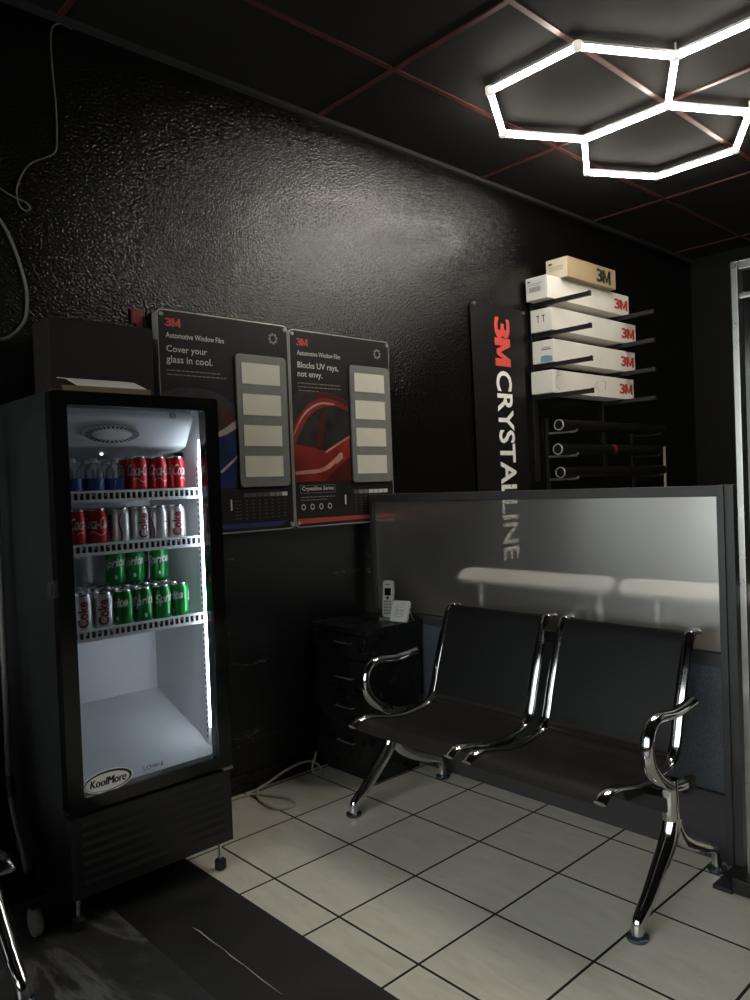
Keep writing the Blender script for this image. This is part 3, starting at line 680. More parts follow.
def draw1(nxt):
    a = nxt('logo')
    mats = ['ink_white', 'ink_red', 'ink_grey', 'car_blue', 'car_pale', 'car_dark_red', 'strip_blue', 'ink_dim', 'car_glass']
    a.mi = 1; a.mark(ongl(0.037, 0.104, 1.976, 2.010, X1))
    a = nxt('subtitle'); a.mi = 0; box_txt(a, 'Automotive Window Film', 0.038, 0.305, 1.931, 1.953, 0.006)
    a = nxt('headline'); box_txt(a, 'Cover your', 0.038, 0.222, 1.867, 1.901, 0.010); box_txt(a, 'glass in cool.', 0.036, 0.246, 1.823, 1.860, 0.008)
    a = nxt('small_print'); a.mi = 2; dashes(a, 0.036, 0.28, 1.799, 0.0045, 1); dashes(a, 0.036, 0.31, 1.782, 0.0045, 2)
    a = nxt('gear_emblem'); a.mi = 2; gear(a, 0.559, 1.978, 0.026)
    a = nxt('car_picture')
    a.mi = 8; a.poly(curve2([(0.006, 1.60), (0.006, 1.70), (0.10, 1.728), (0.2, 1.727), (0.30, 1.70), (0.352, 1.655), (0.352, 1.56), (0.26, 1.52)]), at(X1+0.0001))
    a.mi = 4; p = curve2([(0.006, 1.708), (0.10, 1.733), (0.2, 1.731), (0.28, 1.712), (0.352, 1.668)]); q = curve2([(0.352, 1.662), (0.28, 1.706), (0.2, 1.727), (0.10, 1.729), (0.006, 1.704)]); a.mi = 3; a.poly(p+q, at(X1+0.0002))
    a.mi = 5; a.poly(curve2([(0.235, 1.66), (0.262, 1.668), (0.300, 1.60), (0.352, 1.565), (0.352, 1.60), (0.30, 1.64), (0.262, 1.672)]), at(X1+0.0003))
    a.mi = 4; a.poly([(0.255, 1.555), (0.30, 1.578), (0.352, 1.612), (0.352, 1.575), (0.30, 1.548), (0.255, 1.535)], at(X1+0.0004))
    a.mi = 3; a.poly([(0.006, 1.48), (0.12, 1.50), (0.255, 1.535), (0.352, 1.575), (0.352, 1.322), (0.006, 1.322)], at(X1+0.0003))
    a.mi = 4; a.poly([(0.262, 1.392), (0.352, 1.462), (0.352, 1.450), (0.27, 1.384)], at(X1+0.0005))
    a = nxt('colour_bar'); a.mi = 6; a.poly([(0.02, 1.150), (0.56, 1.146), (0.60, 1.166), (0.02, 1.170)], at(X1))
    a = nxt('chart')
    for k in range(7):
        y = 0.374+0.0335*k; a.mi = (7, 7, 7, 7, 2, 2, 0)[k]; a.poly([(y, 1.280), (y+0.030, 1.280), (y+0.030, 1.297), (y, 1.297)], at(X1))
        a.mi = 7
        for j in range(6): a.poly([(y+0.008, 1.262-0.015*j), (y+0.018, 1.262-0.015*j), (y+0.018, 1.266-0.015*j), (y+0.008, 1.266-0.015*j)], at(X1))
    for j in range(6): dashes(a, 0.325, 0.36, 1.262-0.015*j, 0.004, 20+j)
    a.mi = 0; a.poly([(0.306, 1.225), (0.314, 1.225), (0.314, 1.272), (0.306, 1.272)], at(X1))
    return mats
def draw2(nxt):
    a = nxt('logo')
    mats = ['ink_white', 'ink_red', 'ink_grey', 'car_red', 'car_light', 'car_dark_red', 'strip_red', 'ink_dim', 'car_glass']
    a.mi = 1; a.mark(ongl(0.690, 0.754, 1.962, 1.996, X1))
    a = nxt('subtitle'); a.mi = 0; box_txt(a, 'Automotive Window Film', 0.691, 0.948, 1.919, 1.941, 0.006)
    a = nxt('headline'); box_txt(a, 'Blocks UV rays,', 0.690, 0.934, 1.853, 1.889, 0.010); box_txt(a, 'not envy.', 0.689, 0.834, 1.812, 1.844, 0.010)
    a = nxt('small_print'); a.mi = 2; dashes(a, 0.689, 0.94, 1.789, 0.0045, 3); dashes(a, 0.689, 0.946, 1.772, 0.0045, 4); dashes(a, 0.689, 0.81, 1.755, 0.0045, 5)
    a = nxt('gear_emblem'); a.mi = 2; gear(a, 1.193, 1.966, 0.026)
    a = nxt('car_picture')
    L, Rr = 0.653, 0.990; e = X1
    a.mi = 5; a.poly([(L, 1.338), (Rr, 1.338), (Rr, 1.72)] + curve2([(Rr, 1.72), (0.90, 1.752), (0.80, 1.757), (0.70, 1.75), (L, 1.735)]), at(e))
    a.mi = 3; a.poly([(L, 1.338), (Rr, 1.338), (Rr, 1.69)] + curve2([(Rr, 1.69), (0.90, 1.722), (0.82, 1.728), (0.75, 1.700), (0.70, 1.655), (L, 1.58)]), at(e+0.0001))
    a.mi = 8; a.poly(curve2([(L, 1.735), (0.70, 1.745), (0.80, 1.735), (0.75, 1.700), (0.70, 1.655), (L, 1.60)]), at(e+0.00015))
    a.mi = 4; a.poly(curve2([(L, 1.560), (0.70, 1.635), (0.75, 1.680), (0.82, 1.708), (0.90, 1.705)]) + curve2([(0.90, 1.698), (0.82, 1.699), (0.75, 1.668), (0.70, 1.620), (L, 1.545)]), at(e+0.0002))
    a.mi = 8; a.poly(curve2([(0.660, 1.510), (0.70, 1.580), (0.75, 1.642), (0.82, 1.683), (0.90, 1.694), (Rr, 1.672)]) + [(Rr, 1.555), (0.90, 1.515), (0.835, 1.480), (0.75, 1.497)], at(e+0.0003))
    a.mi = 4; a.poly([(0.835, 1.478), (0.90, 1.512), (Rr, 1.555), (Rr, 1.546), (0.90, 1.502), (0.84, 1.470)], at(e+0.0004))
    a.mi = 5; a.poly([(0.78, 1.500), (0.80, 1.60), (0.815, 1.655), (0.85, 1.665), (0.84, 1.60), (0.82, 1.495)], at(e+0.0004))
    a.mi = 3; a.poly(curve2([(0.655, 1.47), (0.70, 1.497), (0.76, 1.497), (0.82, 1.475), (0.80, 1.44), (0.72, 1.415), (0.655, 1.40)]), at(e+0.0005))
    a.mi = 4; a.poly(curve2([(0.655, 1.385), (0.72, 1.392), (0.80, 1.398), (0.86, 1.425), (0.93, 1.475)]) + curve2([(0.935, 1.463), (0.87, 1.405), (0.80, 1.380), (0.72, 1.374), (0.655, 1.372)]), at(e+0.0006))
    a.poly([(0.89, 1.432), (0.94, 1.474), (0.942, 1.448), (0.90, 1.416)], at(e+0.0007))
    a.mi = 5; a.poly([(0.82, 1.338), (0.99, 1.460), (0.99, 1.338)], at(e+0.0005))
    a = nxt('series_caption')
    a.mi = 2; a.loops([[(e, *p) for p in rrect(0.680, 0.888, 1.285, 1.322, 0.003, 2)], [(e, *p) for p in rrect(0.682, 0.886, 1.287, 1.320, 0.002, 2)]], cap=False)
    a.mi = 0; box_txt(a, 'Crystalline Series', 0.690, 0.878, 1.292, 1.316, 0.015)
    a.mi = 2; dashes(a, 0.680, 0.884, 1.265, 0.004, 6); dashes(a, 0.680, 0.84, 1.252, 0.004, 7)
    a = nxt('icons')
    for k in range(4):
        y = 0.694+0.052*k; a.loops([[(e, y+0.012*math.cos(t), 1.222+0.014*math.sin(t)) for t in [2*PI*j/14 for j in range(14)]], [(e, y+0.008*math.cos(t), 1.222+0.010*math.sin(t)) for t in [2*PI*j/14 for j in range(14)]]], cap=False)
    a = nxt('chart'); a.mi = 0; a.poly([(0.945, 1.225), (0.954, 1.225), (0.954, 1.270), (0.945, 1.270)], at(e))
    a = nxt('colour_chips')
    for k in range(7):
        y = 1.004+0.033*k; a.mi = (7, 2, 2, 0, 0, 0, 0)[k]; a.poly([(y, 1.274), (y+0.030, 1.274), (y+0.030, 1.292), (y, 1.292)], at(e))
        a.mi = 7
        for j in range(6): a.poly([(y+0.008, 1.258-0.014*j), (y+0.018, 1.258-0.014*j), (y+0.018, 1.262-0.014*j), (y+0.008, 1.262-0.014*j)], at(e))
    a = nxt('colour_bar'); a.mi = 6; a.poly([(0.658, 1.146), (1.24, 1.150), (1.24, 1.166), (0.658, 1.170)], at(e))
    return mats
poster('black window film poster reading Cover your glass in cool, with blue car', 0.003, 0.640, 1.130, 2.043, draw1, (0.354, 0.617, 1.323, 1.895), 'window film posters')
poster('black window film poster reading Blocks UV rays not envy, with red car', 0.648, 1.275, 1.130, 2.034, draw2, (0.998, 1.260, 1.328, 1.897), 'window film posters')

# ------------------------------------------------------------------ banner
bn = thing('hanging_banner', 'black vinyl banner with red and white vertical lettering on the wall', 'banner', (WX, 2.25, 0.62))
g = MB(); nz, ny = 24, 10
def bxx(y, z): return WX+0.020 + 0.006*math.sin(y*9) + 0.003*math.sin(z*5+y*3)
fr_ = []; bk_ = []
V = [[(y, z) for y in [1.990+0.50*j/ny for j in range(ny+1)]] for z in [0.62+1.732*i/nz for i in range(nz+1)]]
fv = [[g.bm.verts.new((bxx(y, z), y + 0.018*(2.35-z)/1.7, z)) for y, z in r] for r in V]; bv = [[g.bm.verts.new((bxx(y, z)-0.002, y + 0.018*(2.35-z)/1.7, z)) for y, z in r] for r in V]
for i in range(nz):
    for j in range(ny):
        g.face([fv[i][j], fv[i][j+1], fv[i+1][j+1], fv[i+1][j]]); g.face([bv[i][j+1], bv[i][j], bv[i+1][j], bv[i+1][j+1]])
for i in range(nz): g.face([fv[i][0], fv[i+1][0], bv[i+1][0], bv[i][0]]); g.face([fv[i+1][ny], fv[i][ny], bv[i][ny], bv[i+1][ny]])
for j in range(ny): g.face([fv[0][j+1], fv[0][j], bv[0][j], bv[0][j+1]]); g.face([fv[nz][j], fv[nz][j+1], bv[nz][j+1], bv[nz][j]])
o = g.build('sheet', 'banner', bn, smooth=60); o.location = (-WX, -2.25, -0.62)
def down(y0, y1, zt, zb, slant=0.0): return lambda u, v: (bxx(y0+(y1-y0)*v, zt+(zb-zt)*u)+0.0012, y0+(y1-y0)*v + slant*u, zt+(zb-zt)*u)
t = MB(); t.mark(down(2.192, 2.340, 2.284, 1.995, 0.003)); o = t.build('red_lettering', 'banner_red', bn, smooth=0); o.location = (-WX, -2.25, -0.62)
t = MB(); t.text('CRYSTALLINE', down(2.192, 2.345, 1.967, 0.83, 0.02), bold=0.02, cuts=30); o = t.build('white_lettering', 'banner_white', bn, smooth=0); o.location = (-WX, -2.25, -0.62)
for yy in (2.004, 2.476):
    e_ = MB(); e_.lathe([(0.004, WX), (0.004, WX+0.03), (0.010, WX+0.031), (0.009, WX+0.036)], (0, yy, 2.337), 12, 'x'); o = e_.build('eyelet', 'alu', bn); o.location = (-WX, -2.25, -0.62)

# ------------------------------------------------------------------ wall rack with film cartons
rk = thing('film_rack', 'black wall rack with pairs of arms carrying the film boxes', 'rack', (WX, 3.15, 1.2))
def K(mb, name, mats, smooth=40):
    o = mb.build(name, mats, rk, smooth=smooth); o.location = (-WX, -3.15, -1.2); return o
AY = (2.600, 3.420); ARZ = (2.412, 2.222, 2.028, 1.838)
for yy in AY:
    K(MB().box(WX+0.001, WX+0.019, yy-0.02, yy+0.02, 1.30, 2.56, 0.002), 'upright', 'black_metal')
for z in ARZ:
    for yy, tip in ((AY[0], -0.302), (AY[1], -0.322)):
        a = MB(); zz = lambda x: z-0.0015+0.0*x; a.prism([(WX+0.015, zz(WX+0.02)-0.028), (tip, zz(tip)-0.026), (tip, zz(tip)), (WX+0.015, zz(WX+0.02))], yy-0.013, yy+0.013, 'y', 0.003); a.prism([(tip-0.003, zz(tip)-0.028), (tip+0.004, zz(tip)-0.027), (tip+0.004, zz(tip)+0.004), (tip-0.003, zz(tip)+0.003)], yy-0.0145, yy+0.0145, 'y', 0.002); K(a, 'arm', 'black_metal')
RZ = (1.630, 1.480, 1.335)
for z in RZ:
    for yy in (2.72, 3.80):
        a = MB(); a.tube([(WX+0.02, yy, z-0.030), (-0.50, yy, z-0.030), (-0.488, yy, z-0.016)], 0.007, 10); K(a, 'roll_arm', 'black_metal' if yy > 3 else 'grey_plastic')
for yy in (2.72, 3.80):
    K(MB().box(WX+0.001, WX+0.02, yy-0.012, yy+0.012, 1.22, 1.70, 0.002), 'roll_upright', 'black_metal')
def carton(label, x0, x1, y0, y1, z, h, mside, mend, mtext, marks, rz=0.0, mk=(0.175, 0.070), gap=0.02):
    c = thing('film_carton', label, 'box', ((x0+x1)/2, (y0+y1)/2, z), rz, 'film cartons on the wall rack')
    a, b = (x1-x0)/2, (y1-y0)/2
    s = MB(); s.mi = 0; s.box(-a, a, -b, b, 0, h, 0.003)
    for f in s.bm.faces:
        cc = f.calc_center_median()
        if cc.y < -b+0.0005: f.material_index = 1
    s.build('carton', [mside, mend], c)
    fl = MB(); fl.box(-a+0.001, a-0.001, -b+0.001, b-0.001, h, h+0.0018, 0.0006); fl.build('flap', mside, c)
    t = MB(); wv, hv = mk; y0t = b-gap-wv; z0t = (h-hv)/2
    t.mark(lambda u, v: (a+0.0006, y0t+wv*u, z0t+hv*v)); t.build('logo', mtext, c, smooth=0)
    if marks:
        q = MB(); mats = marks(q, a, b, h); q.build('end_label', mats, c, smooth=0)
    return c
def barcode(q, a, b, h):
    f = lambda u, v: (u, -b-0.0006, v)
    q.mi = 1; q.poly([(-a+0.008, h-0.095), (a-0.015, h-0.095), (a-0.015, h-0.012), (-a+0.008, h-0.012)], f)
    f2 = lambda u, v: (u, -b-0.001, v); q.mi = 0
    for k in range(14): q.poly([(-a+0.025+k*0.006, h-0.088), (-a+0.028+k*0.006, h-0.088), (-a+0.028+k*0.006, h-0.058), (-a+0.025+k*0.006, h-0.058)], f2)
    q.poly([(-a+0.014, h-0.028), (-a+0.034, h-0.028), (-a+0.034, h-0.018), (-a+0.014, h-0.018)], f2)
    for k in range(3): q.poly([(-a+0.014, h-0.037-0.006*k), (a-0.03-0.012*k, h-0.037-0.006*k), (a-0.03-0.012*k, h-0.0355-0.006*k), (-a+0.014, h-0.0355-0.006*k)], f2)
    return ['ink_dim', 'white_plastic']
def strokes(q, a, b, h):
    f = lambda u, v: (u, -b-0.0008, v)
    for u in (-0.025, 0.015): q.poly([(u, 0.055), (u+0.006, 0.055), (u+0.006, 0.10), (u, 0.10)], f); q.poly([(u-0.012, 0.094), (u+0.012, 0.094), (u+0.012, 0.10), (u-0.012, 0.10)], f)
    return ['ink_dim']
def bluepatch(q, a, b, h):
    f = lambda u, v: (u, -b-0.0008, v)
    q.mi = 0; q.poly([(-a+0.06, 0.004), (a-0.01, 0.004), (a-0.012, 0.036), (a-0.06, 0.046), (-a+0.062, 0.04)], f)
    q.mi = 1; q.poly([(-a+0.068, 0.078), (a-0.02, 0.078), (a-0.02, 0.084), (-a+0.068, 0.084)], f); q.poly([(-a+0.07, 0.090), (a-0.025, 0.090), (a-0.025, 0.094), (-a+0.07, 0.094)], f)
    return ['sticker_blue', 'ink_dim']
def lines(q, a, b, h):
    f = lambda u, v: (u, -b-0.0008, v)
    q.poly([(-a+0.02, h-0.035), (-a+0.045, h-0.035), (-a+0.045, h-0.022), (-a+0.02, h-0.022)], f)
    for k in range(3): q.poly([(-a+0.02, h-0.05-0.010*k), (a-0.03, h-0.05-0.010*k), (a-0.03, h-0.048-0.010*k), (-a+0.02, h-0.048-0.010*k)], f)
    return ['ink_dim']
bh = 0.138
carton('brown kraft film box with black 3M, lying on the uppermost white box', -0.645, -0.49, 2.67, 3.245, ARZ[0]+bh+0.002, 0.124, 'kraft', 'kraft_end', 'ink_black', lines, 0.0, (0.175, 0.088), 0.065)
carton('white film box with barcode end on the uppermost rack arms, under the brown box', -0.695, -0.54, 2.520, 3.500, ARZ[0], bh, 'carton', 'carton_end', 'ink_red', barcode)
carton('white film box with two dark strokes on its end, on the second pair of arms', -0.695, -0.54, 2.560, 3.585, ARZ[1], bh, 'carton', 'carton_end', 'ink_red', strokes)
carton('white film box with a blue patch on its end, on the third pair of arms', -0.695, -0.54, 2.568, 3.565, ARZ[2], bh, 'carton', 'carton_end', 'ink_red', bluepatch)
c4 = carton('white film box with plain end on the lowest box arms, just above the black rolls', -0.695, -0.54, 2.544, 3.535, ARZ[3], bh, 'carton', 'carton_end', 'ink_red', None)
sk = MB()
pth = smooth_path([(0.0785, -0.40, 0.11), (0.0785, -0.445, 0.105), (0.0785, -0.462, 0.075), (0.0785, -0.455, 0.04), (0.0785, -0.42, 0.022)], 6); sk.tube(pth, 0.0009, 5)
pth = smooth_path([(0.0785, 0.03, 0.10), (0.0785, -0.005, 0.07), (0.0785, 0.03, 0.045)], 6); sk.tube(pth, 0.0009, 5)
pth = smooth_path([(0.0785, 0.07, 0.105), (0.0785, 0.12, 0.10), (0.0785, 0.115, 0.05)], 6); sk.tube(pth, 0.0009, 5)
sk.build('pen_marks', 'ink_dim', c4)
for k, z in enumerate(RZ):
    ln_ = (1.36, 1.30, 1.33)[k]; y0 = 2.60 + 0.0 if k == 1 else 2.62
    r = thing('film_roll', 'black roll of film with pale ring end, %s of the three below the white boxes' % ('topmost', 'middle', 'lowest')[k], 'film roll', (-0.555, y0, z+0.0115), 0, 'black film rolls')
    b = MB(); b.lathe([(0.030, 0.0), (0.0345, 0.004), (0.0345, ln_-0.004), (0.030, ln_)], n=24, axis='y'); b.build('roll', 'film', r)
    e_ = MB(); n = 28
    rings = [[(rr*math.sin(2*PI*j/n), yy, rr*math.cos(2*PI*j/n)) for j in range(n)] for rr, yy in ((0.0335, -0.003), (0.0345, 0.004), (0.0285, 0.004), (0.0290, -0.003))]
    e_.loops(rings, wrap=True, cap=False); e_.build('ring_end', 'phone_silver', r)
    if k == 1:
        d = MB(); d.lathe([(0.0349, 0.62), (0.0349, 0.66)], n=24, axis='y', cap=False); d.build('red_band', 'red_tag', r)
ws = MB(); ws.box(-0.612, -0.60, 4.082, 4.100, 0.0, 1.522, 0.002)
tag(ws.build('wooden_strip', 'wood_pale'), 'narrow pale wooden strip standing upright behind the divider beside the rolls', 'wooden strip')

# ------------------------------------------------------------------ divider with frosted sheet
dv = thing('frosted_divider', 'charcoal framed divider with frosted upper sheet behind the seats', 'partition', (0.17, 1.115, 0))
def D(mb, name, mats, smooth=40):
    o = mb.build(name, mats, dv, smooth=smooth); o.location = (-0.17, -1.115, 0); return o
dy0, dy1 = 1.093, 1.140; dx0, dx1 = -0.655, 1.052
D(MB().box(dx0, dx1, dy0, dy1, 1.230, 1.266, 0.003), 'top_rail', 'frame_grey')
D(MB().box(dx0, dx1, dy0, dy1, 0.660, 0.706, 0.003), 'middle_rail', 'frame_grey')
D(MB().box(dx0, dx1, dy0, dy1, 0.004, 0.232, 0.003), 'bottom_rail', 'frame_grey')
D(MB().box(dx0, dx0+0.022, dy0+0.002, dy1-0.002, 0.0, 1.228, 0.003), 'side_post', 'frame_grey')
po = MB(); po.box(dx1-0.004, dx1+0.020, dy0-0.004, dy1+0.004, 0.0, 1.268, 0.003); po.box(dx1+0.020, dx1+0.028, dy0+0.006, dy1-0.006, 0.0, 1.266); po.box(dx1+0.028, dx1+0.052, dy0-0.004, dy1+0.004, 0.0, 1.268, 0.003); D(po, 'side_post', 'frame_grey')
D(MB().box(dx0+0.02, dx1, 1.114, 1.118, 0.704, 1.232), 'frosted_sheet', 'frost', 0)
D(MB().box(dx0+0.02, dx1, 1.112, 1.120, 0.228, 0.665), 'lower_sheet', 'lower_sheet', 0)
# tables added as stand-ins for the bright bars in the frosted sheet
def stand_in_table(x0, x1, label, posts):
    y, z = 1.205, 0.888
    t = thing('stand_in_table', label, 'table', ((x0+x1)/2, y, 0), 0, 'white stand-in tables behind the divider')
    a = (x1-x0)/2; c = (x0+x1)/2
    p = MB(); p.prism(rrect(-a, a, -0.044, 0.044, 0.040, 8), -0.012, 0.012, 'z', 0.004); p = p.build('table_top', 'table_white', t); p.rotation_euler = (math.radians(32), 0, 0); p.location = (0, 0, z)  # top tilted towards the viewer so the lamps brighten it as a bar
    for px in posts:
        l = MB(); l.lathe([(0.026, 0.0), (0.026, 0.008), (0.011, 0.014), (0.011, z-0.024)], (px-c, -0.024, 0), 14); l.build('post', 'white_plastic', t)  # white colour stands in for glints on the posts
    return t
stand_in_table(-0.172, 0.607, 'long narrow white table standing in for a bright bar behind the frosted sheet, the one nearer the posters', (-0.035, 0.553))
stand_in_table(0.625, 1.420, 'long narrow white table standing in for a bright bar behind the frosted sheet, the one nearer the divider post', (0.785, 1.30))

# ------------------------------------------------------------------ desk pedestal and phone
dk = thing('drawer_cabinet', 'low black drawer cabinet in the corner carrying the phone', 'cabinet', (-0.51, 0.945, 0))
def Q(mb, name, mats, parent=None, smooth=40):
    o = mb.build(name, mats, parent or dk, smooth=smooth)
    if parent is None: o.location = (0.51, -0.945, 0)
    return o
kx0, kx1, ky0, ky1 = -0.69, -0.325, 0.755, 1.086
Q(MB().box(kx0, kx1, ky0, ky1, 0.03, 0.660, 0.003), 'body', 'desk')
Q(MB().box(kx0-0.004, kx1+0.012, ky0-0.018, ky1+0.003, 0.660, 0.685, 0.003), 'top', 'desk')
Q(MB().box(kx0+0.02, kx1-0.02, ky0+0.03, ky1-0.02, 0.0, 0.03), 'plinth', 'desk')
for z0, z1, zh in ((0.545, 0.652, None), (0.405, 0.538, 0.462), (0.272, 0.398, 0.331), (0.045, 0.265, None)):
    d = Q(MB().box(kx0+0.006, kx1-0.006, ky0-0.016, ky0+0.001, z0, z1, 0.002), 'drawer', 'desk')
    if zh is None: zh = (z0+z1)/2+0.02
    h = MB(); h.tube([(-0.520, ky0-0.016, zh), (-0.518, ky0-0.034, zh), (-0.414, ky0-0.034, zh), (-0.412, ky0-0.016, zh)], 0.0035, 8); h.build('handle', 'grey_plastic', d)
ang = math.radians(-44)
ph = thing('cordless_phone', 'white cordless phone handset standing in its small cradle', 'phone', (-0.432, 0.985, 0.685), math.radians(26))
# local frame: -y faces the viewer
b = MB(); prof = rrect(-0.027, 0.027, 0.012, 0.182, 0.016)
b.prism(prof, -0.013, 0.013, 'y', 0.005); hs = b.build('handset', 'phone_silver', ph); hs.rotation_euler = (math.radians(-8), 0, 0)
s_ = MB(); s_.box(-0.016, 0.016, -0.0140, -0.0128, 0.112, 0.146, 0.0004); s_.build('screen', 'gloss_black', hs)
k_ = MB()
for i in range(3):
    for j in range(5): k_.box(-0.018+0.013*i, -0.008+0.013*i, -0.0145, -0.0128, 0.026+0.0135*j, 0.0345+0.0135*j, 0.0005)
k_.build('keypad', 'grey_plastic', hs)
n_ = MB(); n_.lathe([(0.007, -0.0146), (0.0075, -0.0128)], (0, 0, 0.101), 14, 'y'); n_.build('navigation_key', 'slot', hs)
e_ = MB(); e_.box(-0.010, 0.010, -0.0138, -0.0128, 0.160, 0.164); e_.build('earpiece', 'slot', hs)
c_ = MB(); c_.prism(rrect(-0.036, 0.036, -0.035, 0.050, 0.012), 0.0, 0.014, 'z', 0.003); c_.box(-0.034, 0.034, 0.016, 0.032, 0.012, 0.050, 0.004); c_.build('cradle', 'grey_plastic', ph)
an = thing('phone_base', 'white tilted phone base with round keys beside the cordless handset', 'phone', (-0.340, 0.975, 0.685), math.radians(14))
b = MB(); b.prism(rrect(-0.045, 0.045, 0.0, 0.098, 0.010), -0.009, 0.009, 'y', 0.004); bd = b.build('body', 'phone_white', an); bd.rotation_euler = (math.radians(-24), 0, math.radians(0)); bd.location = (0, -0.02, 0.004)
k_ = MB()
k_.loops([[(u, -0.0096, v) for u, v in rrect(-0.026, 0.026, 0.022, 0.068, 0.010)], [(u, -0.0096, v) for u, v in rrect(-0.023, 0.023, 0.025, 0.065, 0.009)]], cap=False)
for u, v in ((-0.011, 0.052), (0.011, 0.052), (-0.011, 0.036), (0.011, 0.036)): k_.lathe([(0.006, -0.0105), (0.0065, -0.009)], (u, 0, v), 12, 'y')
k_.box(0.0, 0.028, -0.0098, -0.0088, 0.080, 0.084)
k_.build('keys', 'phone_silver', bd)
l_ = MB(); l_.loops([[(0.030, 0.010, 0.070), (0.034, 0.010, 0.070), (0.034, 0.014, 0.070), (0.030, 0.014, 0.070)], [(0.030, 0.058, 0.0), (0.034, 0.058, 0.0), (0.034, 0.063, 0.0), (0.030, 0.063, 0.0)]])
l_.loops([[(-0.034, 0.010, 0.070), (-0.030, 0.010, 0.070), (-0.030, 0.014, 0.070), (-0.034, 0.014, 0.070)], [(-0.034, 0.058, 0.0), (-0.030, 0.058, 0.0), (-0.030, 0.063, 0.0), (-0.034, 0.063, 0.0)]]); l_.build('stand', 'phone_white', an)

